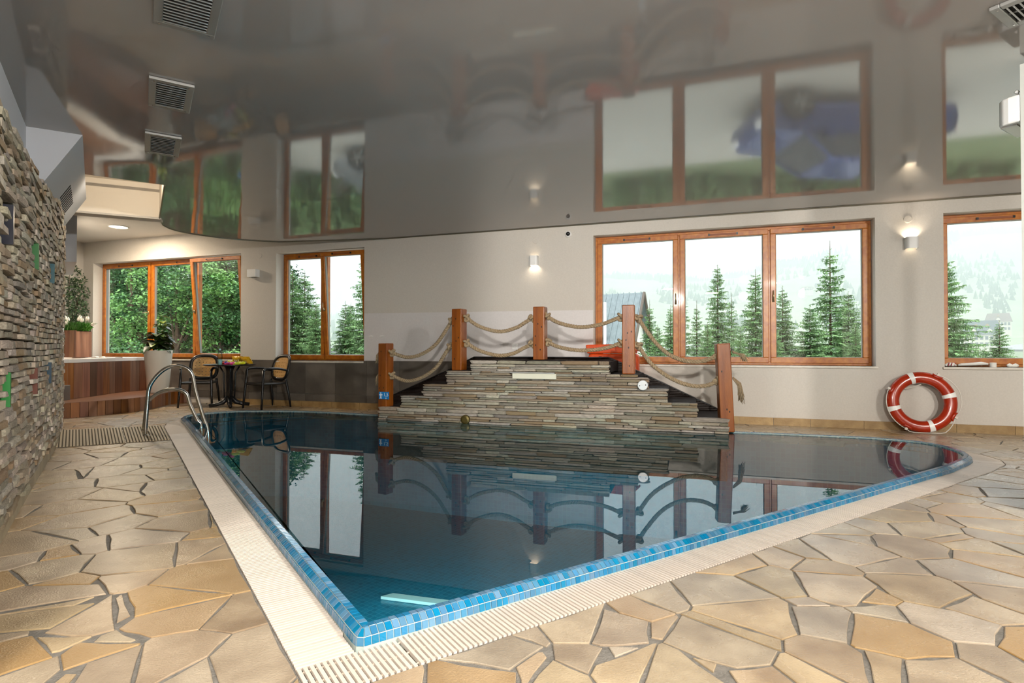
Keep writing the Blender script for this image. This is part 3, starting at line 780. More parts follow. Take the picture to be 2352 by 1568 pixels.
for k, (x, y) in enumerate(((-1.2, -.6), (1.6, -.9), (4.4, -.4), (-.6, -2.6), (2.2, -2.8), (5.0, -2.4))):  # unseen fill lights, added to brighten the floor and room
    downlight((x, y, ZC - .001), .22, 140, wc, 'unseen fill light added behind the viewer, ' + ('front row left', 'front row middle', 'front row right', 'back row left', 'back row middle', 'back row right')[k], 'fill lights added behind the viewer')

# unseen fill spotlights added behind the viewer to brighten the walls
def fill_spot(loc, target, power, ang, label):
    d = (Vector(target) - Vector(loc)).normalized(); q = d.to_track_quat('-Z', 'Y').to_euler()
    t = thing('fill_spotlight', label, 'lamp', loc)
    Mq = d.to_track_quat('-Z', 'Y').to_matrix().to_4x4()
    MB().lathe([(.05, .12), (.07, .10), (.085, -.06), (.08, -.06), (.065, .06)], 20).xf(Mq).build('housing', M_white, t, smooth=True)
    MB().tube([(0, 0, .06), (0, 0, ZC - loc[2])], .012, 8).build('stem', M_white, t)
    l = bpy.data.lights.new('fill_beam', 'SPOT'); l.energy = power; l.color = (1, .95, .88); l.spot_size = math.radians(ang); l.spot_blend = 1.0; l.shadow_soft_size = .12
    o = bpy.data.objects.new('fill_beam', l); col.objects.link(o); o.location = Vector(loc) + d * .07; o.rotation_euler = q
    o.parent = t; o.matrix_parent_inverse = wmat(t).inverted()
for k, (lx, tx, lab) in enumerate(((-1.4, -5.2, 'unseen fill spotlight added behind the viewer, aimed at the left windows'), (.6, -1.2, 'unseen fill spotlight added behind the viewer, aimed at the bridge wall'), (2.2, 1.2, 'unseen fill spotlight added behind the viewer, aimed at the wide window'), (4.2, 3.6, 'unseen fill spotlight added behind the viewer, aimed at the lifebuoy wall'))):
    fill_spot((lx, -1.8, 2.55), tuple(W(tx + .4, 2.15)), (1350, 1300, 820, 720)[k], 62, lab)
fill_spot((3.4, -.2, 2.55), (-4.2, 4.9, 1.5), 1500, 70, 'unseen fill spotlight added behind the viewer, aimed at the ledgestone wall')
# wall sconces
def sconce(px, py, label, up, down, w=.125, h=.14, d=.10, rounded=True):
    s, z = wp(px, py); t = thing('wall_sconce', label, 'lamp', tuple(W(s, z)), WANG)
    prof = []
    n_ = 6; r = .03 if rounded else .004
    for cx_, sg in ((w / 2 - r, 1), (-w / 2 + r, -1)):
        for k in range(n_ + 1):
            a = (PI / 2) * k / n_
            prof.append((cx_ + r * (math.sin(PI / 2 - a) if sg > 0 else -math.sin(a)), -(d - r) - r * (math.cos(PI / 2 - a) if sg > 0 else math.cos(a))))
    prof = [(w / 2, 0)] + prof + [(-w / 2, 0)]
    inn_ = [(x * .86, y * .86 if y < 0 else 0) for x, y in prof]
    m = len(prof); vs = [(x, y, zz) for zz in (-h / 2, h / 2) for x, y in prof] + [(x, y, zz) for zz in (-h / 2, h / 2) for x, y in inn_]
    fs = []
    for i in range(m - 1):
        fs += [(i, i + 1, m + i + 1, m + i), (2 * m + i + 1, 2 * m + i, 3 * m + i, 3 * m + i + 1), (i + 1, i, 2 * m + i, 2 * m + i + 1), (m + i, m + i + 1, 3 * m + i + 1, 3 * m + i)]
    MB().add(vs, fs).build('housing', M_plastic, t)
    MB().box(-w * .36, w * .36, -d * .74, -.004, -.012, .012).build('bulb_plate', M_bulb if (up or down) else M_plastic, t)
    M_ = Matrix.Translation(W(s, z)) @ Matrix.Rotation(WANG, 4, 'Z')
    if up: area_light('sconce_uplight', M_ @ Vector((0, -d * .5, .02)), .06, up, (1, .85, .66), t, rot=(PI, 0, 0))
    if down: area_light('sconce_downlight', M_ @ Vector((0, -d * .5, -.02)), .06, down, (1, .85, .66), t)
    return t
sconce(586.5, 628.5, 'unlit white boxy wall lamp between the two left windows', 0, 0, .19, .135, .10, False)
sconce(1228.5, 599.5, 'white wall lamp with warm slit beneath, above the rope bridge', 0, .7)
sconce(2091, 559, 'white wall lamp glowing upwards, right of the wide window', 1.8, 0)
# round blank covers in the plaster above the lamps
for x, y, lab in ((597, 587, 'round plastered cover disc above the unlit lamp'), (1230, 553, 'round plastered cover disc above the rope bridge lamp'), (2085, 503, 'round plastered cover disc above the glowing wall lamp')):
    s, z = wp(x, y); MB().lathe([(.045, 0), (.045, .004), (.041, .006)], 24).xf(Matrix.Rotation(PI / 2, 4, 'X')).build('cover_disc', M_wall, label=lab, cat='cover', loc=tuple(W(s, z)), rot=(0, 0, WANG))
# wall lamp on the pillar
c = at(2348.5, 700, 3.5); c.z = 2.50
t = thing('wall_lamp', 'white rounded wall lamp with slot beneath at the right edge', 'lamp', tuple(c), math.atan2(D2.y, D2.x))
mb = MB(); pr = [(0, 0), (.34, 0), (.34, .12), (.10, .125), (.05, .118), (.018, .095), (.004, .06)]
mb.prism(pr, -.085, .085); bevel_mod(mb.build('housing', M_plastic, t, smooth=False), .012, 3)
MB().box(.05, .33, .03, .105, -.092, -.084).build('slot', M_alu, t)
mb = MB(); mb.tube([(.04, .02, .085), (.04, .022, .105)], .004, 6); mb.tube([(.04, .02, .105), (.03, .03, .118)], .012, 8); mb.build('knob', M_plastic, t, smooth=True)

# ---- ceiling vents
M_ventm = mat('vent_metal', 'a5a5a3', rough=.4, metal=.5)
def vent(c, su, sv, label, nsl, grp='ceiling ventilation grilles'):
    t = thing('ceiling_vent', label, 'vent', (c.x, c.y, ZC), math.atan2(D2.y, D2.x), grp)
    a, b = su / 2, sv / 2; fr = .045
    mb = MB()
    for x0, x1, y0, y1 in ((-a, a, -b, -b + fr), (-a, a, b - fr, b), (-a, -a + fr, -b + fr, b - fr), (a - fr, a, -b + fr, b - fr)): mb.box(x0, x1, y0, y1, -.020, -.001)
    bevel_mod(mb.build('frame', M_ventm, t), .004)
    MB().box(-a + fr, a - fr, -b + fr, b - fr, -.003, -.001).build('backing', M_dark, t)
    L = sv - 2 * fr; sm_ = MB().box(-a + fr, a - fr, -.0035, .0035, -.009, .009).mesh('slat', M_ventm)
    for k in range(nsl):
        obj('slat', sm_, t, loc=(0, -b + fr + L * (k + .5) / nsl, -.013), rot=(math.radians(-35), 0, 0))
    MB().box(-.008, .008, -b + fr, b - fr, -.008, -.004).build('divider', M_ventm, t)
    for sx in (-1, 1):
        for sy in (-1, 1): MB().lathe([(.006, -.0225), (.006, -.019)], 8, (sx * (a - .03), sy * (b - .03), 0)).build('screw', M_steel, t)
    return t
v1 = pl(430, 12, ZC); vent(v1 - D1 * .02, .30, .56, 'pale grille with closed slats, nearest ceiling vent', 15)
q = [pl(x, y, ZC) for x, y in ((345, 172), (448, 195), (432, 255), (340, 237))]; vent(sum(q, Vector()) / 4, .265, .515, 'middle one of three ceiling vents at the left', 11)
q = [pl(x, y, ZC) for x, y in ((337, 300), (419, 315), (405, 358), (332, 345))]; vent(sum(q, Vector()) / 4, .265, .56, 'dark slatted ceiling vent farthest from the viewer', 11)
vent(pl(2352, 12, ZC) + D2 * .02 - D1 * .12, .30, .46, 'ceiling vent cut off by the top right corner', 14)

# ---- cameras, socket
s, z = wp(1306, 538); t = thing('dome_camera', 'small white security camera with black eye above the bridge', 'camera', tuple(W(s, z)), WANG)
MB().lathe([(.048, 0), (.048, .02), (.040, .035)], 20).xf(Matrix.Rotation(PI / 2, 4, 'X')).build('base', M_plastic, t, smooth=False)
MB().lathe([(.032, .03), (.030, .05), (.018, .064), (.004, .068)], 18).xf(Matrix.Rotation(PI / 2, 4, 'X')).build('lens', M_black, t, smooth=True)
s, z = wp(183, 604); t = thing('bullet_camera', 'white tube security camera on the wall by the alcove window', 'camera', tuple(W(s, z)), WANG)
MB().lathe([(.085, 0), (.085, .03), (.07, .04)], 22).xf(Matrix.Rotation(PI / 2, 4, 'X')).build('base', M_plastic, t)
mb = MB(); mb.tube([(0, -.04, 0), (.02, -.09, 0)], .02, 10); mb.tube([(-.03, -.10, 0), (.12, -.10, .005)], .055, 14); mb.build('body', M_plastic, t, smooth=False)
MB().tube([(-.03, -.10, 0), (-.034, -.10, 0)], .045, 14).build('lens', M_black, t)
s, z = wp(1183, 796); t = thing('wall_socket', 'white square wall socket behind the rope bridge', 'socket', tuple(W(s, z)), WANG)
bevel_mod(MB().box(-.042, .042, -.012, 0, -.042, .042).build('plate', M_plastic, t), .004)
MB().lathe([(.022, 0), (.022, .0135), (.019, .0135), (.019, .006)], 16).xf(Matrix.Rotation(PI / 2, 4, 'X')).build('insert', mat('socket_grey', 'cfcdc8', rough=.4), t)
for x, y, lab in ((852, 772, 'left of two small white filler blobs on the wall near the first bridge post'), (877, 772, 'right of two small white filler blobs on the wall near the first bridge post')):
    s, z = wp(x, y); mb = MB().lathe([(.045, 0), (.04, .007), (.0, .011)], 16).xf(Matrix.Diagonal((1, 1, 1, 1)) @ Matrix.Rotation(PI / 2, 4, 'X') @ Matrix.Diagonal((1, .28, 1, 1)))
    mb.build('plaster_patch', M_white, label=lab, cat='patch', loc=tuple(W(s, z, -.004)), rot=(0, 0, WANG))

# ================================================================ stone bridge with posts and ropes
B0, B1 = pl(870, 963, ZW), pl(1673, 997, ZW); BT = (B1 - B0); BT.z = 0; BL = BT.length; BT.normalize(); BN = Vector((-BT.y, BT.x, 0)); BANG = math.atan2(BT.y, BT.x)
BF = Vector((B0.x, B0.y, 0))
def bp(x, y, o=0.0):                                   # along the bridge front / height, from a pixel
    p = onplane(x, y, BF + BN * o, BN); return (p - BF).dot(BT), p.z
BR = thing('stone_footbridge', 'stepped ledgestone bridge with dark steps and wooden posts across the pool end', 'bridge', tuple(BF), BANG)
left = [(871, 932), (921, 932), (921, 906), (973, 906), (973, 880), (1026, 880), (1026, 851), (1082, 850), (1082, 827)]
right = [(1396, 830), (1400, 860), (1464, 860), (1465, 867), (1489, 867), (1496, 893), (1531, 893), (1533, 925), (1599, 926), (1600, 959), (1670, 960)]
def lv(p): return bp(*p)
Ls = [(lv((871, 932))[0] - .01, lv((871, 932))[1])] + [lv(p) for p in ((921, 906), (973, 880), (1026, 851), (1082, 827))]
Rs = [(BL + .0, lv((1635, 960))[1]), (lv((1600, 926))[0], lv((1570, 926))[1]), (lv((1532, 893))[0], lv((1515, 893))[1]), (lv((1490, 867))[0], lv((1478, 867))[1]), (lv((1464, 860))[0], lv((1440, 860))[1]), (lv((1398, 828))[0], lv((1390, 829))[1])]
ztopb = (Ls[4][1] + Rs[5][1]) / 2
def span(z):                                           # stone face extent at height z
    a = Ls[0][0]; b = Rs[0][0]
    for s_, zt in Ls:
        pass
    a = next((Ls[i][0] for i in range(5) if z < Ls[i][1]), None)
    b = next((Rs[i][0] for i in range(6) if z < Rs[i][1]), None)
    return a, b
M_core = mat('brown_core', '5e564b', rough=.9)
levels = sorted(set([round(v[1], 3) for v in Ls] + [round(v[1], 3) for v in Rs])); zprev = -.5
core = MB()
for zl in levels:
    a, b = span(zl - .004)
    if a is None or b is None: continue
    core.box(a + .012, b - .012, .03, .16, zprev, zl - .02); zprev = zl - .02
core.build('mortar_core', M_mortar, BR)
rs = random.Random(33); z = -.16; rows_ = []
while z < ztopb - .012:
    hr = rs.uniform(.026, .040)
    nxt = min([l for l in levels if l > z + .016] + [ztopb])
    if nxt - (z + hr) < .018: hr = nxt - z
    a, b = span(z + hr * .5)
    if a is None or b is None: break
    t = a - rs.uniform(0, .012)
    while t < b - .02:
        L = rs.choice((rs.uniform(.10, .25), rs.uniform(.22, .50), rs.uniform(.3, .6))); e = min(t + L, b + rs.uniform(0, .012))
        if b - e < .07: e = b + rs.uniform(0, .012)
        rows_.append((t, e, z, hr)); t = e
    z += hr
holes = [(lv((1179, 869)), lv((1279, 858)))]
rows_.sort(key=lambda r: -(r[1] - r[0]) if r[2] > -.02 else 9)
rest = MB()
for k, (a, b, z, hr) in enumerate(rows_):
    pr = rs.uniform(0, .030)
    if k < 300: obj('stone', STM[k % 6], BR, loc=((a + b) / 2, .045 - pr / 2, z + hr / 2), rot=(rs.uniform(-.03, .03), 0, rs.uniform(-.012, .012)), scale=(b - a - .004, .085 + pr, hr - .0035))
    else: rest.box(a + .002, b - .002, .0 - pr * .8, .09, z + .002, z + hr - .002)
if rest.v: rest.build('stones_under_water', M_ledge2, BR, kind='stuff')
# steps, platform and back stringer in dark ribbed boards
M_ribbed = mat('dark_decking', '1c1512', '251c18', .85, 12, spec=.12)
BW = .95
seq = [(Ls[i][0], Ls[i + 1][0] + .03, Ls[i][1]) for i in range(4)] + [(Ls[4][0], Rs[5][0], ztopb)]
rsq = [Rs[5], Rs[4], Rs[2], Rs[1], Rs[0]]
seq += [(rsq[i][0] - .03, rsq[i + 1][0], rsq[i + 1][1]) for i in range(4)]
for a, b, zt in seq:
    st = MB().box(a, b, .14, BW, zt - .14, zt - .025)
    st.build('step', M_ribbed, BR)
    nb = 7
    for k in range(nb):
        y0 = .135 + (BW - .14) * k / nb; MB().box(a, b, y0 + .003, y0 + (BW - .14) / nb - .003, zt - .026, zt - .012).build('tread_board', M_ribbed, BR)
sp = [bp(x, y, BW) for x, y in ((872, 921), (897, 910), (1041, 845), (1089, 820), (1397, 821), (1431, 835), (1460, 850), (1659, 944), (1675, 952))]
vs = []; m = len(sp)
for o_ in (BW, BW + .05):
    vs += [(s_, o_, z_) for s_, z_ in sp] + [(s_, o_, max(z_ - .40, 0.0) if 0 else -.05) for s_, z_ in sp]
fs = []
for i in range(m - 1):
    fs += [(m + i, m + i + 1, i + 1, i), (2 * m + i, 2 * m + i + 1, 3 * m + i + 1, 3 * m + i), (i, i + 1, 2 * m + i + 1, 2 * m + i)]
fs += [(0, 2 * m, 3 * m, m), (m - 1, 2 * m - 1, 4 * m - 1, 3 * m - 1)]
STR = MB().add(vs, fs).build('stringer', M_ribbed, BR)
zr = .02
ribs = MB()
while zr < max(p[1] for p in sp) - .02:                # horizontal ribs on the inner face
    for i in range(m - 1):
        (s0, z0), (s1, z1) = sp[i], sp[i + 1]
        if min(z0, z1) > zr + .015: ribs.box(s0, s1, BW - .006, BW + .001, zr, zr + .009)
        elif max(z0, z1) > zr + .02:
            t_ = (zr + .015 - z0) / (z1 - z0); sc_ = s0 + (s1 - s0) * t_
            if z0 > z1: ribs.box(s0, sc_, BW - .006, BW + .001, zr, zr + .009)
            else: ribs.box(sc_, s1, BW - .006, BW + .001, zr, zr + .009)
    zr += .021
ribs.build('rib_lines', mat('dark_rib', '2f241f', rough=.5), STR, kind='stuff')
cap = MB()
for i in range(m - 1):
    (s0, z0), (s1, z1) = sp[i], sp[i + 1]
    cap.hexa([(s0, BW - .012, z0 - .006), (s1, BW - .012, z1 - .006), (s1, BW + .062, z1 - .006), (s0, BW + .062, z0 - .006), (s0, BW - .012, z0 + .010), (s1, BW - .012, z1 + .010), (s1, BW + .062, z1 + .010), (s0, BW + .062, z0 + .010)])
cap.build('edge_cap', M_black, STR)
# fittings on the stone face
(a, z0), (b, z1) = lv((1179, 869)), lv((1279, 858))
o = bevel_mod(MB().box(a, b, -.045, .02, z0, z1).build('water_outlet', mat('outlet_cream', 'd8d4c0', rough=.35), BR, label='cream slot outlet in the stone face'), .004)
MB().box(a - .03, b - .02, -.040, .02, z1 + .002, z1 + .014).build('outlet_lip', M_alu, BR)
s_, z_ = lv((1477, 884))
o = MB().lathe([(.0, .0), (.055, .0), (.06, .008), (.06, .03)], 26).xf(Matrix.Translation((s_, -.055, z_)) @ Matrix.Rotation(-PI / 2, 4, 'X')).build('nozzle', mat('pale_chrome', 'dde0e2', rough=.25, metal=.5), BR, smooth=False, label='round chrome nozzle plate in the stone face')
mb = MB()
for k in range(2):
    a_ = k * PI + .15; mb.box(-.005, .005, -.006, .0, -.006, .006, Matrix.Translation((s_ + .034 * math.cos(a_), -.056, z_ + .034 * math.sin(a_))) @ Matrix.Rotation(a_, 4, 'Y'))
mb.build('nozzle_screw', M_black, BR)
s_, z_ = lv((1070, 963))
MB().lathe([(.0, .0), (.035, .0), (.058, .010), (.062, .04)], 22).xf(Matrix.Translation((s_, -.045, max(z_, .045))) @ Matrix.Rotation(-PI / 2, 4, 'X')).build('bronze_lamp', mat('bronze', '5a4d24', rough=.45, metal=.6), BR, label='round bronze fitting at the water line')
# posts
M_post = mat('stained_post', '74380c', '985417', .36, 2.2, .12, 30, stretch=(6, 6, .7), coat=.15)
M_knotw = mat('wood_knot', '2f150a', rough=.5)
PO = .16
def post(x0, x1, xm, ytop, ybot, lean=0.0, k=0):
    s0, zt = bp(x0, ytop, PO - .075); s1, _ = bp(x1, ytop, PO - .075); w = .150
    sm_, _z = bp((x0 + x1) / 2, ytop, PO); zb = bp(x0, ybot, PO - .07)[1]
    mb = MB().box(-w / 2, w / 2, -w / 2, w / 2, 0, zt - zb)
    o = mb.build('post', M_post, BR, loc=(sm_ - lean * 0, PO, zb), rot=(0, 0, math.radians(k)))
    if lean: o.rotation_euler = (0, lean, math.radians(k))
    bevel_mod(o, .010, 2)
    rk = random.Random(int(x0))
    for j in range(5):
        kk = MB().lathe([(.0, .0015), (.007, .0015), (.008, 0)][::-1], 8).xf(Matrix.Translation((rk.uniform(-.05, .05), -w / 2, rk.uniform(.1, (zt - zb) - .08))) @ Matrix.Rotation(PI / 2, 4, 'X') @ Matrix.Diagonal((1, 1.5, 1, 1)))
        kk.build('wood_knot', M_knotw, o)
    return sm_, zt, zb
P = [post(873, 900, 888, 788, 958, k=-14), post(1041, 1069, 1061, 709, 850, k=-8), post(1228, 1254, 1250, 704, 826, k=-3), post(1431, 1457, 1455, 700, 859, k=2)]
s5, z5 = bp(1666, 788, PO); P.append(post(1655, 1681, 1660, 788, 992, lean=-.045, k=9))

# ropes: three twisted strands each, with a knot at both ends
M_rope = mat('hemp_rope', '937d5f', 'b59e7f', .85, 60, .5, 260)
def knot(mb, c, r=.045, seed=0, M=None):
    rk = random.Random(seed); ax = Matrix.Rotation(rk.uniform(0, 6), 4, 'Z') @ Matrix.Rotation(rk.uniform(0, 2), 4, 'X')
    pts = []
    for k in range(48):
        a = 2 * PI * k / 48; q = Vector(((math.sin(a) + 1.6 * math.sin(2 * a)) * .36, (math.cos(a) - 1.6 * math.cos(2 * a)) * .36, -math.sin(3 * a) * .55)) * r
        pts.append(c + (ax @ q))
    mb.tube(pts, r * .36, 7, closed=True)
def rope(zpts, label, kl=True, kr=True, tails=()):
    pts = [bp(840 + x / 2.613, 680 + y / 2.613, PO) for x, y in zpts]
    base = (BF + BT * pts[0][0] + BN * PO); base.z = pts[0][1]
    t = thing('rope', label, 'rope', tuple(base), BANG, 'hemp ropes strung between the bridge posts')
    cur = resample(catmull([Vector((s_ - pts[0][0], 0, z_ - pts[0][1])) for s_, z_ in pts], 10), .008)
    n = len(cur); st = MB()
    for k in range(3):
        P_ = []
        for i, p in enumerate(cur):
            d = (cur[min(n - 1, i + 1)] - cur[max(0, i - 1)]).normalized(); u = Vector((0, 1, 0)); w_ = d.cross(u)
            a = 2 * PI * (i * .008 / .10) + k * 2 * PI / 3; P_.append(p + (u * math.cos(a) + w_ * math.sin(a)) * .0125)
        st.tube(P_, .0138, 6)
    st.build('strands', M_rope, t, smooth=True)
    for flag, p, sd in ((kl, cur[2], 1), (kr, cur[-3], 2)):
        if flag: kb = MB(); knot(kb, p, .05, sd + int(zpts[0][0])); kb.build('knot', M_rope, t, smooth=True)
    for px_, py_, dx, dz, spread in tails:
        s_, z_ = bp(840 + px_ / 2.613, 680 + py_ / 2.613, PO); c = Vector((s_ - pts[0][0], 0, z_ - pts[0][1])); tb = MB(); rt = random.Random(int(px_ + py_))
        for k in range(34):
            e = c + Vector((dx * rt.uniform(.7, 1.2) + rt.uniform(-spread, spread), rt.uniform(-spread, spread), dz * rt.uniform(.75, 1.15)))
            mid = c.lerp(e, .45) + Vector((dx * .35 + rt.uniform(-.01, .01), rt.uniform(-.012, .012), -dz * .12))
            tb.tube([c + Vector((0, rt.uniform(-.012, .012), rt.uniform(-.012, .012))), mid, e], [.006, .006, .003], 5)
        tb.build('frayed_end', M_rope, t, smooth=True)
rope([(150, 335), (240, 365), (330, 350), (420, 290), (490, 190), (520, 140)], 'upper rope in the span at far left of the bridge', tails=[(82, 335, -.03, -.15, .02)])
rope([(150, 470), (240, 508), (330, 490), (420, 430), (480, 340), (512, 295)], 'lower rope in the span at far left of the bridge', tails=[(82, 465, -.035, -.15, .025)])
rope([(600, 125), (680, 180), (800, 212), (900, 190), (960, 155), (1005, 130)], 'upper rope between second and third bridge posts')
rope([(600, 275), (680, 325), (790, 355), (880, 345), (950, 310), (1005, 285)], 'lower rope between second and third bridge posts')
rope([(1080, 115), (1160, 160), (1280, 185), (1400, 172), (1480, 145), (1540, 120)], 'upper rope between third and fourth bridge posts')
rope([(1085, 270), (1160, 305), (1280, 325), (1400, 318), (1480, 300), (1540, 275)], 'lower rope between third and fourth bridge posts')
rope([(1632, 125), (1680, 200), (1750, 290), (1830, 355), (1930, 390), (2030, 388), (2120, 350)], 'upper rope descending to the rightmost bridge post', tails=[(2200, 335, .13, -.10, .03)])
rope([(1632, 290), (1700, 390), (1780, 460), (1880, 515), (1980, 540), (2060, 532), (2120, 500)], 'lower rope descending to the rightmost bridge post', tails=[(2203, 490, .09, -.26, .03)])

# depth sign on the first post
s_, z_ = bp(882.5, 908, PO - .09); c = BF + BT * s_ + BN * (PO - .098); c.z = z_
sg = thing('depth_sign', 'small blue 1,5 m depth sign on the leftmost bridge post', 'sign', tuple(c), BANG - math.radians(6))
bevel_mod(MB().box(-.083, .083, -.004, .004, -.05, .05).build('plate', mat('sign_blue', '1d7fc4', rough=.3), sg), .002)
M_sw = mat('sign_white', 'f4f6f8', rough=.4)
def text(body, size, loc, parent, m, name, rot=(PI / 2, 0, 0), ext=.0006):
    cu = bpy.data.curves.new(name, 'FONT'); cu.body = body; cu.size = size; cu.extrude = ext; cu.align_x = 'CENTER'; cu.align_y = 'CENTER'
    to = bpy.data.objects.new(name, cu); col.objects.link(to); bpy.context.view_layer.update()
    dg = bpy.context.evaluated_depsgraph_get(); me = bpy.data.meshes.new_from_object(to.evaluated_get(dg)); bpy.data.objects.remove(to)
    me.materials.clear(); me.materials.append(m)
    return obj(name, me, parent, loc=loc, rot=rot)
text('1,5', .068, (.036, -.0052, .012), sg, M_sw, 'lettering')
text('m', .034, (.040, -.0052, -.034), sg, M_sw, 'lettering')
pm = MB(); y0, y1 = -.0055, -.004
def seg(x0, z0, x1, z1, w_):
    d = Vector((x1 - x0, 0, z1 - z0)).normalized(); n_ = Vector((-d.z, 0, d.x)) * w_; a, b = Vector((x0, 0, z0)), Vector((x1, 0, z1))
    q = [a - n_, b - n_, b + n_, a + n_]; pm.hexa([v + Vector((0, y0, 0)) for v in q] + [v + Vector((0, y1, 0)) for v in q])
seg(-.048, -.012, -.048, .022, .009); seg(-.048, -.010, -.060, -.042, .005); seg(-.048, -.010, -.036, -.042, .005); seg(-.074, .014, -.022, .014, .004); seg(-.074, -.004, -.056, -.004, .002); seg(-.040, -.004, -.022, -.004, .002)
pm2 = MB().lathe([(.0085, 0), (.0085, .0015), (0, .0015)], 12).xf(Matrix.Translation((-.048, -.004, .034)) @ Matrix.Rotation(PI / 2, 4, 'X'))
pm.build('person_symbol', M_sw, sg); pm2.build('person_symbol', M_sw, sg)
# ================================================================ lifebuoy
M_orange = mat('orange_shell', 'a32706', 'ab2d0c', .22, 20, coat=.3)
M_cord = mat('white_cord', 'd9d5cb', rough=.7)
M_refl = mat('reflective_tape', 'f5f5f2', rough=.35, emit=None)
ctr = pl(2108, 990); RM, Rm = .292, .068
lean = math.radians(7)
t = thing('lifebuoy', 'orange lifebuoy ring with white bands leaning against the wall', 'lifebuoy', tuple(W((ctr - W(0)).dot(WT) + .0, 0, -.165)), WANG)
def ringpt(a, r, zz=0): return Vector((math.cos(a) * r, zz, math.sin(a) * r))
LM = Matrix.Translation((0, 0, (RM + Rm * 1.05))) @ Matrix.Rotation(-lean, 4, 'X')
def torus(mb, a0, a1, n, rm, R_=RM, closed=False):
    mb.tube([ringpt(a0 + (a1 - a0) * k / n, R_) for k in range(n + (0 if closed else 1))], rm, 18, closed=closed, flat=.86, up=(0, 1, 0) if 0 else None, cap=not closed)
def ring_mesh(a0, a1, n, rr_, closed):
    vs = []; fs = []; m = 18
    for i in range(n + (0 if closed else 1)):
        a = a0 + (a1 - a0) * i / n
        for k in range(m):
            b = 2 * PI * k / m; r = RM + rr_ * math.cos(b); vs.append((math.cos(a) * r, rr_ * .80 * math.sin(b), math.sin(a) * r))
    N_ = n if closed else n
    for i in range(N_):
        j = (i + 1) % n if closed else i + 1
        for k in range(m): k2 = (k + 1) % m; fs.append((i * m + k, i * m + k2, j * m + k2, j * m + k))
    return MB().add(vs, fs).xf(LM)
ring_mesh(0, 2 * PI, 72, Rm, True).build('ring', M_orange, t, smooth=True)
for a in (108, 16, 196, 286):
    a = math.radians(a); ring_mesh(a - .085, a + .085, 5, Rm + .0025, False).build('reflective_band', M_refl, t, smooth=True)
lug = [math.radians(a) for a in (62, 155, 241, 332)]
for a in lug:
    p = ringpt(a, RM + Rm * .62, -.045); tt = Vector((-math.sin(a), 0, math.cos(a)))
    MB().tube([p - tt * .055 + ringpt(a, .02), p - tt * .03, p + tt * .03, p + tt * .055 + ringpt(a, .02)], [.006, .020, .020, .006], 10).xf(LM).build('cord_lug', M_orange, t, smooth=True)
    MB().box(-.012, .012, -.010, .010, -.028, .028, Matrix.Translation(ringpt(a, RM + Rm * .9, -.035)) @ Matrix.Rotation(-a, 4, 'Y') @ Matrix.Rotation(PI / 2, 4, 'Y')).xf(LM).build('cord_clip', M_cord, t)
for i in range(4):
    a0, a1 = lug[i], lug[(i + 1) % 4] + (2 * PI if i == 3 else 0)
    sag = (-.10, .0, .055, .035)[i]
    pts = []
    for k in range(13):
        u = k / 12; a = a0 + (a1 - a0) * u; q = ringpt(a, RM + Rm * 1.06 + sag * math.sin(PI * u) * (0 if sag < 0 else 1), -.02 if sag >= 0 else .0)
        if sag < 0: q = ringpt(a0, RM + Rm).lerp(ringpt(a1, RM + Rm), u) + Vector((0, .055, -.0)) + ringpt((a0 + a1) / 2, -.06 * math.sin(PI * u)); q.y = .062
        q2 = LM @ q; q2.z = max(q2.z, .008); pts.append(q2)
    MB().tube(pts, .0055, 7).build('grab_cord', M_cord, t, smooth=True)

# things on the right window sill
M_cloth = mat('white_towel', 'e9e6df', rough=.9)
zs = WIN[3][2]
def sillpt(x, y): s_, z_ = wp(x, y, .06); return s_
s0 = sillpt(2195, 838); s1 = sillpt(2268, 838)
mb = MB(); mb.tube([(-.135, 0, .022), (-.10, 0, .030), (0, 0, .036), (.10, 0, .045), (.16, 0, .040)], [.016, .026, .031, .034, .02], 10, flat=.6, up=(0, 1, 0))
mb.build('rolled_towel', M_cloth, smooth=True, label='long white rolled cloth on the right window sill', cat='towel', loc=tuple(W((s0 + s1) / 2, zs - .002, .06)), rot=(0, 0, WANG))
s_ = sillpt(2273, 838); t = thing('tape_roll', 'small white bandage roll beside the rolled cloth on the sill', 'bandage', tuple(W(s_ + .03, zs, .05)), WANG)
MB().lathe([(.018, 0), (.032, 0), (.032, .055), (.018, .055)], 18, cap=False).build('roll', M_cloth, t)
MB().lathe([(.016, 0), (.018, .0), (.018, .056), (.016, .056)], 14, cap=False).build('core', M_cream, t)
s_ = sillpt(2182, 836); t = thing('striped_sock', 'crumpled red and white striped cloth at the left end of the sill', 'cloth', tuple(W(s_, zs, .05)), WANG)
mb = MB(); mb.tube([(-.05, 0, .02), (-.01, .02, .03), (.03, -.01, .028), (.06, .01, .018)], [.014, .024, .022, .012], 8); mb.build('cloth', M_cloth, t, smooth=True)
for k in range(3): MB().tube([(-.03 + .03 * k, -.022, .012), (-.02 + .03 * k, -.02, .04), (-.012 + .03 * k, .0, .053)], .0045, 6).build('stripe', mat('red_stripe', 'a3223a', rough=.8), t, smooth=True)
s_ = sillpt(2325, 838); mb = MB(); mb.tube([(-.055, 0, .022), (-.03, 0, .026), (0, 0, .020), (.03, 0, .026), (.055, 0, .022)], [.012, .024, .016, .024, .012], 12)
mb.build('soap_bar', mat('soap', 'efece2', rough=.35), smooth=True, label='white peanut shaped soap at the right end of the sill', cat='soap', loc=tuple(W(s_, zs - .002, .05)), rot=(0, 0, WANG))

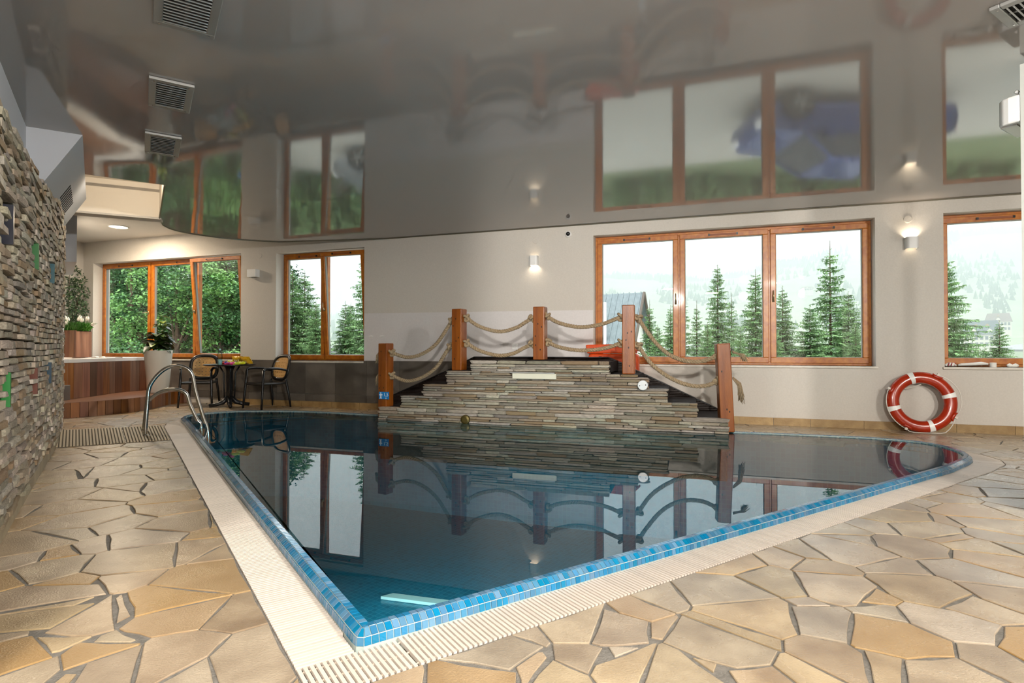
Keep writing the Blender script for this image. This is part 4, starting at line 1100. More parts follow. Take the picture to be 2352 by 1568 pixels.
# orange folded bags behind the bridge
M_bag = mat('orange_bag', 'd8480e', 'e0551a', .55, 14, .25, 18)
s0, z0 = wp(1364, 790, -.20); s1, z1 = wp(1450, 795, -.20)
t = thing('rescue_bag', 'tall orange bag standing behind the bridge, under the folded one', 'bag', tuple(W((s0 + s1) / 2, 0, -.19)), WANG)
bevel_mod(MB().box(-.32, .36, -.12, .12, 0, z0 - .135).build('body', M_bag, t), .04, 3)
for k in (-.15, .2): MB().box(k - .02, k + .02, -.126, -.116, .05, z0 - .17).build('strap', mat('dark_strap', '3a2018', rough=.7), t)
t = thing('folded_bag', 'folded orange bag lying on top of the tall orange bag', 'bag', tuple(W((s0 + s1) / 2, z0 - .135, -.19)), WANG)
mb = MB(); mb.hexa([(-.34, -.125, .004), (.30, -.125, .004), (.34, .125, .004), (-.33, .125, .004), (-.36, -.125, .125), (.24, -.125, .14), (.29, .125, .135), (-.33, .125, .12)])
bevel_mod(mb.build('body', M_bag, t), .02, 3)
mb = MB(); mb.hexa([(.22, -.13, .10), (.33, -.13, .03), (.36, .12, .03), (.24, .12, .11), (.22, -.13, .142), (.34, -.13, .06), (.37, .12, .06), (.24, .12, .145)])
bevel_mod(mb.build('flap', M_bag, t), .008)

# ================================================================ steel handrails
M_tube = M_steel
n0, f0 = pl(333, 1001), pl(330, 990); nE, fE = pl(477, 986, ZW), pl(462, 977, ZW)
t = thing('pool_handrail', 'polished steel pool ladder handrails, one tall and one low arch', 'handrail', tuple(n0))
def rail(base, entry, zt, rise, name):
    h = entry - base; h.z = 0; L = h.length; h.normalize()
    pts = [(0, 0), (.02, zt * .45), (.045 * L / .6, zt * .72), (.16 * L / .6, zt * .93), (.30 * L / .6, zt), (.43 * L / .6, zt * .90), (L * .80, zt * .60), (L * .93, zt * .22), (L, .03), (L * 1.02, -.25), (L * 1.02, -.9)]
    pp = catmull([base + h * a + Vector((0, 0, z_)) for a, z_ in pts], 8)
    MB().tube(pp, .0215, 14).build(name, M_tube, t, smooth=True, world=True)
    MB().lathe([(.048, 0.001), (.048, .006), (.030, .014), (.023, .014)], 22, tuple(base)).build('flange', M_tube, t, world=True)
rail(n0, nE, .80, 0, 'tall_rail'); rail(f0, fE, .50, 0, 'low_rail')
for zz in (-.25, -.55):
    a = nE + Vector((0, 0, zz - ZW)); b = fE + Vector((0, 0, zz - ZW)); MB().tube([a, b], .03, 8, flat=.5).build('ladder_step', M_tube, t, world=True)

# ribbed floor mats by the handrail
M_mat = mat('ribbed_mat', 'b7a88c', rough=.6)
mq = [pl(x, y) for x, y in ((130, 989), (125, 1029), (391, 1011), (374, 978))]
def lerp2(u, v): return (mq[0].lerp(mq[3], u)).lerp(mq[1].lerp(mq[2], u), v)
me_rib = MB().box(-.5, .5, -.5, .5, -.5, .5).mesh('rib', M_mat)
for k, (u0, u1, lab) in enumerate(((-.08, .596, 'long beige ribbed floor mat beside the stone wall'), (.604, 1.0, 'beige ribbed floor mat under the steel handrails'))):
    t = thing('floor_mat', lab, 'mat', tuple(lerp2((u0 + u1) / 2, .5)), 0.0, 'ribbed floor mats')
    q = [lerp2(u0, 0), lerp2(u1, 0), lerp2(u1, 1), lerp2(u0, 1)]
    MB().prism([(p.x, p.y) for p in q], .001, .005).build('backing', mat('mat_backing', '5d5444', rough=.8), t, world=True)
    nr = round((lerp2(u0, .5) - lerp2(u1, .5)).length / .030)
    for j in range(nr):
        u = u0 + (u1 - u0) * (j + .5) / nr; a, b = lerp2(u, .01), lerp2(u, .99); c = (a + b) / 2; d = b - a
        obj('rib', me_rib, t, loc=c - t.location + Vector((0, 0, .009)), rot=(0, 0, math.atan2(d.y, d.x)), scale=(d.length, .017, .009))

# ================================================================ deck, tub, planter
M_deckw = mat('walnut_boards', '6b4127', '8a5a38', .42, 2.0, .06, 40, stretch=(9, 9, .6), rnd='object', rnds=.5, hue=.008)
M_deckt = mat('walnut_top', '6e4a33', '85604a', .30, 2.0, .06, 40, stretch=(2, 9, 1), rnd='object', rnds=.12)
ZD = .22
dfront = [Vector((-7.6, 6.6, 0)), Vector((-7.0, 7.35, 0))] + [pl(x, y) for x, y in ((133, 962), (227, 954), (307, 946), (348, 939), (393, 927))] + [W((pl(393, 927) - W(0)).dot(WT) + .02, 0, -.02)]
dfr = smoothpath(dfront, 2)
DT = thing('wood_deck', 'low curved walnut deck around the tub', 'deck', tuple(Vector((-7.5, 9.3, 0))))
back = [W(-11.85, 0, -.02), Vector((-8.95, 6.0, 0))]
# top boards: strips parallel to the back wall
poly = [Vector((p.x, p.y, 0)) for p in dfr] + back
def clip_band(P, o0, o1):
    q = clip(P, W(0, 0, o1), WN)
    return clip(q, W(0, 0, o0), -WN) if len(q) >= 3 else q
MB().prism([(p.x, p.y) for p in poly], .0, ZD - .02).build('base', M_deckw, DT, world=True)
o_ = -.025
while o_ > -3.6:
    q = clip_band(poly, o_ - .137, o_)
    if len(q) >= 3 and area(q) > .01: MB().prism([(p.x, p.y) for p in q], ZD - .02, ZD).build('top_board', M_deckt, DT, world=True)
    o_ -= .14
pf = resample(dfr, .11)
for a, b in zip(pf, pf[1:]):
    d = (b - a).normalized(); nn = Vector((d.y, -d.x, 0)); nn = nn if nn.x > 0 else -nn
    a_, b_ = a.lerp(b, .03), a.lerp(b, .97)
    MB().hexa([Vector((q.x, q.y, z_)) for z_ in (.0, ZD - .004) for q in (a_ - nn * .01, b_ - nn * .01, b_ + nn * .014, a_ + nn * .014)]).build('front_slat', M_deckw, DT, world=True)
# hot tub
ZT2 = .835
tf = [Vector((-7.9, 7.3, 0)), Vector((-7.15, 8.0, 0))] + [pl(x, y, ZD) for x, y in ((133, 919), (167, 916), (227, 908), (279, 900))] + [W((pl(279, 900, ZD) - W(0)).dot(WT) + .02, 0, -.03)]
tfr = smoothpath([Vector((p.x, p.y, 0)) for p in tf], 2)
TB = thing('hot_tub', 'raised hot tub with white rim and walnut slat cladding in the alcove', 'hot tub', (-8.2, 9.4, ZD))
tpoly = tfr + [W(-11.6, 0, -.03), Vector((-8.9, 6.9, 0))]
MB().prism([(p.x, p.y) for p in tpoly], ZD, ZT2 - .07).build('body', M_deckw, TB, world=True)
ti = offset(ccw(tpoly), -.28)
to_ = offset(ccw(tpoly), .02); n = len(to_)
vs = [(p.x, p.y, ZT2 - .055) for p in to_] + [(p.x, p.y, ZT2) for p in to_] + [(p.x, p.y, ZT2) for p in ti] + [(p.x, p.y, ZT2 - .12) for p in ti]
fs = [(i + r_ * n, (i + 1) % n + r_ * n, (i + 1) % n + (r_ + 1) * n, i + (r_ + 1) * n) for r_ in range(3) for i in range(n)] + [((i + 1) % n, i, n * 3 + i, n * 3 + (i + 1) % n) for i in range(n) if 0]
fs.append(tuple(range(3 * n, 4 * n)))
MB().add(vs, fs).build('rim', M_white, TB, world=True)
pf = resample(tfr, .19)
for a, b in zip(pf, pf[1:]):
    d = (b - a).normalized(); nn = Vector((d.y, -d.x, 0)); nn = nn if nn.x > 0 else -nn
    a_, b_ = a.lerp(b, .012), a.lerp(b, .988)
    MB().hexa([Vector((q.x, q.y, z_)) for z_ in (ZD + .002, ZT2 - .058) for q in (a_ - nn * .01, b_ - nn * .01, b_ + nn * .010, a_ + nn * .010)]).build('cladding_slat', M_deckw, TB, world=True)
for x, lab in ((222, 'left small round tub knob on the white rim'), (237, 'right small round tub knob on the white rim')):
    p = pl(x, 817, ZT2 + .0); p = at(x, 818, 9.9); MB().lathe([(.03, 0), (.03, .018), (.022, .026)], 14).build('tub_knob', M_plastic, TB, loc=Vector((p.x, p.y, ZT2)) - Vector((-8.2, 9.4, ZD)))
p = at(273, 818, 10.05); MB().box(-.05, .05, -.02, .02, 0, .015).build('tub_handle', M_alu, TB, loc=Vector((p.x, p.y, ZT2)) - Vector((-8.2, 9.4, ZD)))
# grey stone block on the deck by the tub
c = pl(150, 918, ZD); bevel_mod(MB().hexa([Vector(v) for v in ((-.35, -.16, 0), (.03, -.10, 0), (.0, .14, 0), (-.38, .1, 0), (-.35, -.16, .225), (.03, -.10, .225), (.0, .14, .225), (-.38, .1, .225))]).build('tub_step', M_slate, label='small grey stone step block at the foot of the hot tub', cat='step', loc=(c.x + .06, c.y - .12, ZD)), .006)
# planter box behind the tub with tulips
pc = at(176, 790, 10.75); PX = WANG
PLT = thing('planter_box', 'tall walnut slat planter box filled with white tulips', 'planter', (pc.x, pc.y, ZT2), PX)
pw, ph = .42, 1.34 - ZT2
MB().box(-pw, pw / 2 - .01, -.14, .14, 0, ph - .02).build('box', M_deckw, PLT)
x = -pw
while x < pw / 2 - .01:
    w_ = .115; MB().box(x + .002, min(x + w_, pw / 2) - .002, -.158, -.14, 0, ph).build('front_slat', M_deckw, PLT); x += w_
MB().box(-pw, pw / 2 - .02, -.13, .13, ph - .02, ph - .005).build('soil', mat('soil', '2a2018', rough=.95), PLT)
M_leafg = mat('tulip_leaf', '2f6b1c', '4a8a2a', .5, 12, rnd='island', rnds=.3)
M_petal = mat('tulip_petal', 'eeece0', 'f6f4ea', .6, 9)
def blade(mb, base, tip, w_, bend):
    mid = base.lerp(tip, .55) + bend; d = (tip - base).normalized(); sd = d.cross(Vector((0, 1, .3))).normalized() * w_
    mb.add([base - sd * .5, base + sd * .5, mid + sd, tip, mid - sd], [(0, 1, 2, 4), (4, 2, 3)])
rt = random.Random(3)
fol = MB()
for k in range(420):
    b_ = Vector((rt.uniform(-pw, pw / 2), rt.uniform(-.15, .13), ph - .01)); e = b_ + Vector((rt.uniform(-.10, .14), rt.uniform(-.10, .08), rt.uniform(.06, .20)))
    blade(fol, b_, e, rt.uniform(.006, .014), Vector((0, 0, .02)))
for k in range(9):
    b_ = Vector((pw / 2 - .03, rt.uniform(-.1, .1), ph)); blade(fol, b_, b_ + Vector((rt.uniform(.12, .28), rt.uniform(-.1, .05), rt.uniform(-.03, .18))), .010, Vector((0, 0, .05)))
fol.build('leaves', M_leafg, PLT, kind='stuff')
def tulip(t_, base, tip, lab):
    tl = thing('tulip', lab, 'flower', tuple(base), 0, 'white tulips in the walnut planter')
    MB().tube([Vector((0, 0, 0)), (tip - base) * .5 + Vector((0, 0, .02)), tip - base], .005, 6).build('stem', M_leafg, tl)
    d = (tip - base).normalized(); qd = Vector((0, 0, 1)).rotation_difference(d).to_matrix().to_4x4(); pt = MB()
    for k in range(5):
        a = 2 * PI * k / 5; pm_ = MB(); n_ = 5; vs = []
        for i in range(n_ + 1):
            u = i / n_; r = .030 * math.sin(PI * min(1, u * .8 + .12)) ** .7 + .002; z_ = .092 * u; w_ = .60 * math.sin(PI * (u * .86 + .1))
            for s_ in (-1, 0, 1): vs.append((r * math.cos(a + s_ * w_), r * math.sin(a + s_ * w_), z_))
        pm_.add(vs, [(3 * i + j, 3 * i + j + 1, 3 * i + 4 + j, 3 * i + 3 + j) for i in range(n_) for j in range(2)])
        pm_.xf(Matrix.Translation(tip - base) @ qd); pm_.build('petal', M_petal, tl, smooth=True)
tul = [(-.22, .05, .18, -.04, 'white tulip standing at the left in the walnut planter'), (-.16, -.05, .20, -.03, 'second white tulip from the left in the walnut planter'), (-.12, -.08, .10, .02, 'low white tulip among the leaves of the walnut planter'), (.10, 0, .20, .03, 'tallest white tulip near the middle of the walnut planter'), (.14, -.06, .17, .05, 'white tulip leaning right of the tallest one in the planter'), (.2, -.05, .15, .05, 'broad white tulip right of the planter middle'), (.26, 0, .18, .06, 'white tulip near the right end of the walnut planter'), (.29, -.05, .09, .22, 'white tulip drooping over the right end of the planter')]
PM = Matrix.Translation((pc.x, pc.y, ZT2)) @ Matrix.Rotation(PX, 4, 'Z')
for x, y, h_, dx, lab in tul:
    tulip(PLT, PM @ Vector((x, y, ph)), PM @ Vector((x + dx, y - .03, ph + h_)), lab)
# variegated bush behind the planter
M_leafv = mat('variegated_leaf', '1c2f18', '55704a', .5, 26, rnd='island', rnds=.5)
bc = at(158, 700, 11.22)
BU = thing('variegated_bush', 'bushy variegated plant rising behind the tulip planter', 'plant', (bc.x, bc.y, ZT2))
MB().lathe([(.10, 0), (.14, .34), (.125, .34), (.12, .28)], 16).build('pot', M_slate, BU)
mb = MB()
for k in range(7):
    a = k * .9; mb.tube([(0, 0, .25), (.08 * math.cos(a), .08 * math.sin(a), .8), (.2 * math.cos(a), .2 * math.sin(a), 1.2 + .09 * k)], [.012, .009, .004], 6)
mb.build('stems', mat('bark', '4a3a2a', rough=.8), BU)
def leafquad(mb, p, L, w_, r_):
    d = Vector((r_.gauss(0, 1), r_.gauss(0, 1), r_.gauss(0, .8))).normalized(); s_ = d.cross(Vector((r_.gauss(0, 1), r_.gauss(0, 1), r_.gauss(0, 1)))).normalized() * w_; nn = d.cross(s_).normalized()
    mb.add([p, p + d * L * .45 + s_ + nn * L * .05, p + d * L - nn * L * .12, p + d * L * .45 - s_ + nn * L * .05], [(0, 1, 2, 3)])
mb = MB(); rt = random.Random(9)
blobs = [(0, 0, 1.55, .26, .30), (.07, 0, 1.25, .28, .26), (.1, -.05, .95, .30, .24), (-.15, 0, 1.2, .3, .4), (.05, -.05, .70, .24, .16), (-.2, 0, .9, .3, .3)]
for k in range(2600):
    bx = rt.choice(blobs); v = Vector((rt.gauss(0, 1), rt.gauss(0, 1), rt.gauss(0, 1))).normalized() * rt.random() ** .35
    leafquad(mb, Vector((bx[0] + v.x * bx[3], bx[1] + v.y * bx[3], bx[2] + v.z * bx[4])), rt.uniform(.05, .09), rt.uniform(.011, .018), rt)
mb.build('leaves', M_leafv, BU, kind='stuff')

# white pot with a leafy plant
pp = pl(363, 899, ZD); dn_ = Vector((pp.x, pp.y, 0)); pp = pp - (pp.normalized() * .25); pp.z = ZD
POT = thing('plant_pot', 'tall tapered white pot holding a broad leaved plant on the deck', 'pot', tuple(pp))
zt = .965 - ZD
MB().lathe([(.150, 0), (.165, .02), (.222, zt - .02), (.226, zt), (.205, zt), (.200, zt - .10)], 36).build('pot', mat('pot_white', 'dcd8cc', rough=.5), POT, smooth=False)
for f_ in POT.children[0].data.polygons: f_.use_smooth = len(f_.vertices) == 4
MB().lathe([(.203, zt - .06), (.0, zt - .05)], 24, cap=False).build('soil', MATS['soil'], POT)
PLN = thing('leafy_plant', 'dark leafy plant with drooping broad leaves in the tall white pot', 'plant', (pp.x, pp.y, ZD + zt - .055))
M_broad = mat('broad_leaf', '17240f', '33481c', .32, 9, .1, 30, rnd='object', rnds=.35)
M_broad2 = mat('yellow_leaf', '5f7a22', '8a9a3a', .35, 9, .1, 30, rnd='object', rnds=.2)
rt = random.Random(17)
MB().tube([(0, 0, 0), (.02, 0, .25), (.03, .0, .5), (.06, 0, .68)], [.014, .012, .009, .006], 7).build('stem', MATS['tulip_leaf'], PLN)
def broadleaf(p, d, L, w_, m):
    d = d.normalized(); sd = d.cross(Vector((0, 0, 1)))
    sd = sd.normalized() if sd.length > .05 else Vector((1, 0, 0)); up = sd.cross(d)
    vs = []; n_ = 6
    for i in range(n_ + 1):
        u = i / n_; c_ = p + d * L * u - Vector((0, 0, .55 * L * u * u)); ww = w_ * math.sin(PI * (u * .9 + .06)) ** .8
        for s_ in (-1, -.5, 0, .5, 1): vs.append(c_ + sd * ww * s_ + up * (abs(s_) * ww * .28))
    MB().add(vs, [(5 * i + j, 5 * i + j + 1, 5 * i + 6 + j, 5 * i + 5 + j) for i in range(n_) for j in range(4)]).build('leaf', m, PLN, smooth=True)
for k in range(60):
    a = rt.uniform(0, 2 * PI); z_ = rt.uniform(.05, .34); broadleaf(Vector((.03 * math.cos(a), .03 * math.sin(a), z_)), Vector((math.cos(a), math.sin(a), rt.uniform(.1, .9))), rt.uniform(.18, .30), rt.uniform(.06, .095), M_broad if rt.random() < .78 else M_broad2)
for k in range(18):
    a = rt.uniform(0, 2 * PI); z_ = rt.uniform(.36, .66); broadleaf(Vector((.05, 0, z_)), Vector((math.cos(a) + .3, math.sin(a), .5)), rt.uniform(.12, .20), rt.uniform(.04, .065), M_broad2 if rt.random() < .55 else M_broad)

# ================================================================ table and chairs
M_tan = mat('tan_plastic', 'c79a5c', 'd0a468', .4, 30)
tc_ = (pl(484, 935) + pl(531, 937) + pl(570, 931)) / 3; tc_ = pl(527, 934.3)
TBL = thing('round_table', 'round black plastic table with pedestal and four feet', 'table', (tc_.x, tc_.y, 0), .5)
HT = .735; RT = .40
MB().lathe([(.0, HT - .028), (RT - .02, HT - .028), (RT, HT - .02), (RT, HT - .004), (RT - .008, HT), (0, HT)], 40).build('top', M_black, TBL)
MB().lathe([(.055, .10), (.05, .3), (.052, .62), (.09, HT - .03)], 18).build('column', M_black, TBL, smooth=True)
for k in range(4):
    a = k * PI / 2; Mr = Matrix.Rotation(a, 4, 'Z')
    MB().tube([Mr @ Vector(v) for v in ((.03, 0, .16), (.10, 0, .085), (.20, 0, .05), (.31, 0, .035))], [.045, .040, .032, .030], 10).build('foot', M_black, TBL, smooth=True)
    MB().tube([Mr @ Vector(v) for v in ((.075, 0, .12), (.085, 0, .35), (.09, 0, .58), (.15, 0, HT - .04))], [.013, .012, .012, .014], 8).build('rib', M_black, TBL, smooth=True)
def make_chair():
    c = thing('armchair', None, 'chair')
    c['group'] = 'black and tan plastic armchairs'
    zs_ = .43
    # seat
    n_ = 10; vs = []
    for j in range(n_ + 1):
        for i in range(n_ + 1):
            u, v = i / n_ * 2 - 1, j / n_ * 2 - 1; vs.append((u * (.235 - .02 * (v + 1) / 2), v * .225, zs_ - .018 * (1 - u * u) * (1 - v * v) - (.012 if v < -.8 else 0)))
    b = MB().add(vs, [(j * (n_ + 1) + i, j * (n_ + 1) + i + 1, (j + 1) * (n_ + 1) + i + 1, (j + 1) * (n_ + 1) + i) for j in range(n_) for i in range(n_)])
    o = b.build('seat', M_black, c, smooth=True); sm_ = o.modifiers.new('solid', 'SOLIDIFY'); sm_.thickness = .03
    # back: shell outline and woven panel
    def bp_(u, v, k=0.0):                               # back surface, u across, v up (0..1)
        z_ = .47 + .40 * v; y_ = .225 + .10 * v + .0 - .035 * (1 - u * u) * -1
        return Vector((u * .215, y_ + k, z_))
    def sq(a, e=.62): return math.copysign(abs(math.cos(a)) ** e, math.cos(a)), math.copysign(abs(math.sin(a)) ** e, math.sin(a))
    ring_ = []
    for k in range(44):
        x_, y_ = sq(2 * PI * k / 44); ring_.append(bp_(x_ * 1.0, .5 + .5 * y_))
    MB().tube(ring_, .030, 10, closed=True, flat=.55).build('back_frame', M_black, c, smooth=True)
    n_ = 27; vs = []; fs = []
    for j in range(n_ + 1):
        for i in range(n_ + 1):
            u, v = i / n_ * 2 - 1, j / n_ * 2 - 1
            uu, vv = u * math.sqrt(1 - v * v * .42), v * math.sqrt(1 - u * u * .42); vs.append(bp_(uu * .93, .5 + .47 * vv, -.004))
    for j in range(n_):
        for i in range(n_):
            if i % 4 == 3 and j % 4 == 3 and 1 < i < n_ - 1 and 1 < j < n_ - 1: continue
            q = j * (n_ + 1) + i; fs.append((q, q + 1, q + n_ + 2, q + n_ + 1))
    o = MB().add(vs, fs).build('back_panel', M_tan, c); sm_ = o.modifiers.new('solid', 'SOLIDIFY'); sm_.thickness = .008
    for sx in (-1, 1):
        MB().tube([(sx * .235, -.20, zs_ + .20), (sx * .238, -.215, zs_), (sx * .25, -.235, .2), (sx * .262, -.25, 0)], [.020, .021, .019, .017], 8).build('leg', M_black, c, smooth=True)
        MB().tube([(sx * .21, .235, zs_ + .05), (sx * .215, .24, zs_ - .02), (sx * .235, .275, .2), (sx * .25, .30, 0)], [.020, .022, .019, .017], 8).build('leg', M_black, c, smooth=True)
        MB().tube(catmull([(sx * .235, -.20, zs_ + .19), (sx * .25, -.17, zs_ + .225), (sx * .262, -.05, zs_ + .235), (sx * .258, .10, zs_ + .225), (sx * .232, .25, zs_ + .19)], 6), .022, 8, flat=.75).build('armrest', M_black, c, smooth=True)
    MB().tube([(-.235, -.215, zs_ - .02), (.235, -.215, zs_ - .02)], .016, 8).build('apron', M_black, c); MB().tube([(-.215, .24, zs_ - .02), (.215, .24, zs_ - .02)], .016, 8).build('apron', M_black, c)
    for sx in (-1, 1): MB().tube([(sx * .238, -.21, zs_ - .02), (sx * .218, .24, zs_ - .02)], .016, 8).build('apron', M_black, c)
    return c
ch = make_chair(); p = (pl(413, 934) + pl(437, 929) + pl(489, 936) + pl(498, 929)) / 4
ch.location = (p.x, p.y - .02, 0); ch.rotation_euler = (0, 0, math.radians(14)); ch['label'] = 'black armchair with woven tan back, left of the round table facing the pool'
c2 = copy_tree(ch); p = (pl(557, 937) + pl(612, 932) + pl(617, 940) + pl(656, 935)) / 4
c2.location = (p.x, p.y, 0); c2.rotation_euler = (0, 0, math.radians(-33)); c2['label'] = 'black armchair with woven tan back, turned sideways right of the round table'

# things on the table
def ont(x, y): p = pl(x, y, HT); return p
p = ont(505, 838); BT_ = thing('water_bottle', 'clear plastic water bottle on the round table', 'bottle', (p.x, p.y, HT))
M_pet = clear_mat('clear_plastic', (.82, .93, .93, 1), 1.35)
MB().lathe([(.034, 0), (.036, .01), (.036, .09), (.033, .10), (.036, .11), (.036, .15), (.032, .185), (.015, .225), (.013, .245)], 20).build('body', M_pet, BT_, smooth=True)
MB().lathe([(.033, .004), (.034, .088)], 16).build('water', mat('bottled_water', 'a9c9c9', rough=.1, trans=.0), BT_, smooth=True)
MB().lathe([(.016, .235), (.016, .258), (.013, .262)], 14).build('cap', mat('cap_blue', 'a6d3d6', rough=.4), BT_)
M_ybag = mat('yellow_foil', 'd9a414', 'e6b722', .3, 22, .35, 30); M_print = mat('bag_print', 'f0ead8', rough=.4); M_printd = mat('bag_print_dark', '3b2a12', rough=.4)
def snack(p, a, tiltx, lab, sc=1.0):
    t = thing('snack_bag', lab, 'bag', (p.x, p.y, HT), a); n_ = 8; vs = []; fs = []
    for sgn in (-1, 1):
        for j in range(n_ + 1):
            for i in range(n_ + 1):
                u, v = i / n_ * 2 - 1, j / n_ * 2 - 1; puff = .045 * (1 - u ** 4) * (1 - v ** 4) + .006 * math.sin(7 * u + 4 * v)
                vs.append((u * .11, sgn * max(puff, .001), (v + 1) * .075))
    k = (n_ + 1) ** 2
    for s_ in (0, 1):
        for j in range(n_):
            for i in range(n_): q = s_ * k + j * (n_ + 1) + i; fs.append((q, q + 1, q + n_ + 2, q + n_ + 1))
    R_ = Matrix.Rotation(tiltx, 4, 'X') @ Matrix.Scale(sc, 4)
    zmin = min((R_ @ Vector(v)).z for v in vs); R_ = Matrix.Translation((0, 0, -zmin)) @ R_
    MB().add(vs, fs).xf(R_).build('foil', M_ybag, t, smooth=True)
    pr_ = MB()
    for j, (x0, x1, z0, z1) in enumerate(((-.05, -.02, .06, .10), (-.012, .012, .055, .10), (.02, .05, .06, .105))):
        pr_.add([(x0, -.0485, z0), (x1, -.0485, z0), (x1 - .006, -.047, z1), (x0 + .012, -.047, z1)], [(0, 1, 2, 3)])
    pr_.xf(R_).build('print', M_print, t)
    pr2 = MB(); pr2.add([(-.075, -.042, .03), (.07, -.042, .03), (.07, -.046, .045), (-.075, -.046, .045)], [(0, 1, 2, 3)]); pr2.xf(R_).build('print_band', M_printd, t)
    return t
snack(ont(548, 835.5), -.15, math.radians(14), 'open yellow snack bag standing at the middle of the table', .9)
snack(ont(572, 836), -.5, math.radians(38), 'full yellow snack bag lying at the right of the table', 1.0)
def toy(p, a, c1, c2, lab):
    t = thing('toy', lab, 'toy', (p.x, p.y, HT), a)
    MB().tube([(-.07, 0, .022), (-.02, 0, .026), (.05, 0, .024), (.075, 0, .02)], [.014, .022, .020, .010], 10).build('body', mat('toy_' + c1, c1, rough=.35), t, smooth=True)
    MB().tube([(.0, 0, .03), (.015, .03, .045), (.05, .035, .03)], [.010, .013, .009], 8).build('grip', mat('toy_' + c2, c2, rough=.35), t, smooth=True)
    MB().lathe([(.014, 0), (.016, .012), (.01, .02)], 12, (-.045, 0, .034)).build('knob', mat('toy_' + c2, c2, rough=.35), t, smooth=True)
toy(ont(513, 837.5), .3, 'c22a1c', 'd83a22', 'red toy beside the water bottle')
toy(ont(523, 838), 1.2, 'b81e63', '2c58b8', 'pink and blue toy on the table')
toy(ont(530, 834), -.2, 'cfd524', 'b8c81c', 'yellow green toy stick behind the pink toy')
toy(ont(540, 838), .6, 'b9cf1f', '26300f', 'lime and black toy in front of the snack bags')
toy(ont(554, 837), -.25, 'd6dc1c', 'c4d018', 'yellow toy tube in front of the snack bags')
toy(ont(531, 838.6), -.9, 'c81f78', 'e0479a', 'magenta toy at the front of the table')
a = ont(552, 828); b = at(610, 842, a.y + .1)
t = thing('pool_noodle', 'blue foam pool noodle sticking out behind the table', 'noodle', (a.x, a.y, HT))
MB().tube([(-.12, .13, .0325), (.1, .13, .0325), (.32, .12, .005), (.50, .10, -.045)], .032, 14).build('foam', mat('noodle_blue', '2f78b4', rough=.7), t, smooth=True)
# ================================================================ outdoors
GZ = -.9
M_gravel = mat('pale_gravel', 'b9b5a6', 'cbc8bb', .9, 22, .4, 90, coord='World')
M_lawn = mat('lawn_grass', '66784f', '7d8c62', .9, 1.3, .5, 40, coord='World')
M_meadow = mat('meadow', '8a9a76', 'a3b08e', .95, .06, 0, coord='World')
M_forest = mat('hill_forest', '37503a', '4f6a4a', .95, .05, .4, .3, coord='World')
mb = MB(); mb.hexa([W(s_, z_, o_) for z_ in (GZ - .2, GZ) for s_, o_ in ((-30, TH), (40, TH), (40, 9.6), (-30, 9.6))])
mb.build('gravel_drive', M_gravel, kind='structure')
def smooth01(t): t = max(0, min(1, t)); return t * t * (3 - 2 * t)
def gz(x, y):                                         # land: lawn, then a shallow valley and rising meadow
    o_ = x * WN.x + y * WN.y - WD
    if o_ < 14: return GZ + .0 * o_
    a = GZ - 1.6 * smooth01((o_ - 14) / 30) + 3.0 * smooth01((o_ - 60) / 130)
    return a
vs = []; fs = []; os_ = [9.6, 11, 12.5, 14, 18, 24, 32, 44, 60, 80, 110, 150, 200, 260, 330]; ss = [-260, -160, -100, -60, -35, -20, -10, 0, 10, 20, 35, 60, 100, 160, 260, 400]
for o_ in os_:
    for s_ in ss:
        p = W(s_, 0, o_); vs.append((p.x, p.y, gz(p.x, p.y)))
m = len(ss)
LAWN = MB().add(vs, [(i * m + j, i * m + j + 1, (i + 1) * m + j + 1, (i + 1) * m + j) for i in range(len(os_) - 1) for j in range(m - 1)]).build('lawn', M_lawn, smooth=True, kind='structure')
# hill: ridge height from the skyline
ridge = [(-400, 780), (200, 765), (760, 737), (1100, 690), (1385, 650), (1600, 657), (1700, 648), (1790, 624), (1980, 588), (2170, 562), (2340, 552), (2900, 545)]
def ridge_y(x):
    for (a, ya), (b, yb) in zip(ridge, ridge[1:]):
        if a <= x <= b: return ya + (yb - ya) * smooth01((x - a) / (b - a))
    return 780
vs = []; fs = []; xs = list(range(-350, 2900, 50)); ds = [150, 200, 260, 330, 410, 500, 600, 700, 780]
rh = random.Random(4)
HD = 700.0
def hill_z(x, d):
    zr_ = 1 + (800 - ridge_y(x)) / F * HD
    return 1.2 + (zr_ - 1.2) * smooth01((d - 130) / (HD - 130)) if d <= HD else zr_ - (d - HD) * .2
for d in ds:
    for x in xs: vs.append(((x - CX) / F * d, d, hill_z(x, d) + rh.uniform(-.6, .6)))
m = len(xs)
MB().add(vs, [(i * m + j, i * m + j + 1, (i + 1) * m + j + 1, (i + 1) * m + j) for i in range(len(ds) - 1) for j in range(m - 1)]).build('hill', M_meadow, smooth=True, kind='structure')
fo = MB(); rf = random.Random(12)
def cone(mb, x, y, z, h_, r):
    n_ = 5; a0 = rf.random(); mb.add([(x, y, z + h_)] + [(x + r * math.cos(a0 + 2 * PI * k / n_), y + r * math.sin(a0 + 2 * PI * k / n_), z) for k in range(n_)], [(0, 1 + k, 1 + (k + 1) % n_) for k in range(n_)])
for k in range(9000):
    x = rf.uniform(600, 2600); d = rf.choice((rf.uniform(560, 705), rf.uniform(420, 705), rf.uniform(220, 420)))
    nz_ = math.sin(x * .021 + d * .013) + math.sin(x * .007 - d * .023) + .5 * math.sin(x * .05)
    if d < 600 and nz_ < .25: continue
    if d >= 600 and nz_ < -1.2: continue
    cone(fo, (x - CX) / F * d, d, hill_z(x, d) - 1, rf.uniform(6, 11) * (1 if d > 560 else .6), rf.uniform(1.6, 2.8) * (1 if d > 560 else .75))
fo.build('hill_forest', M_forest, kind='stuff', label='hazy conifer forest along the distant hillside', cat='forest')
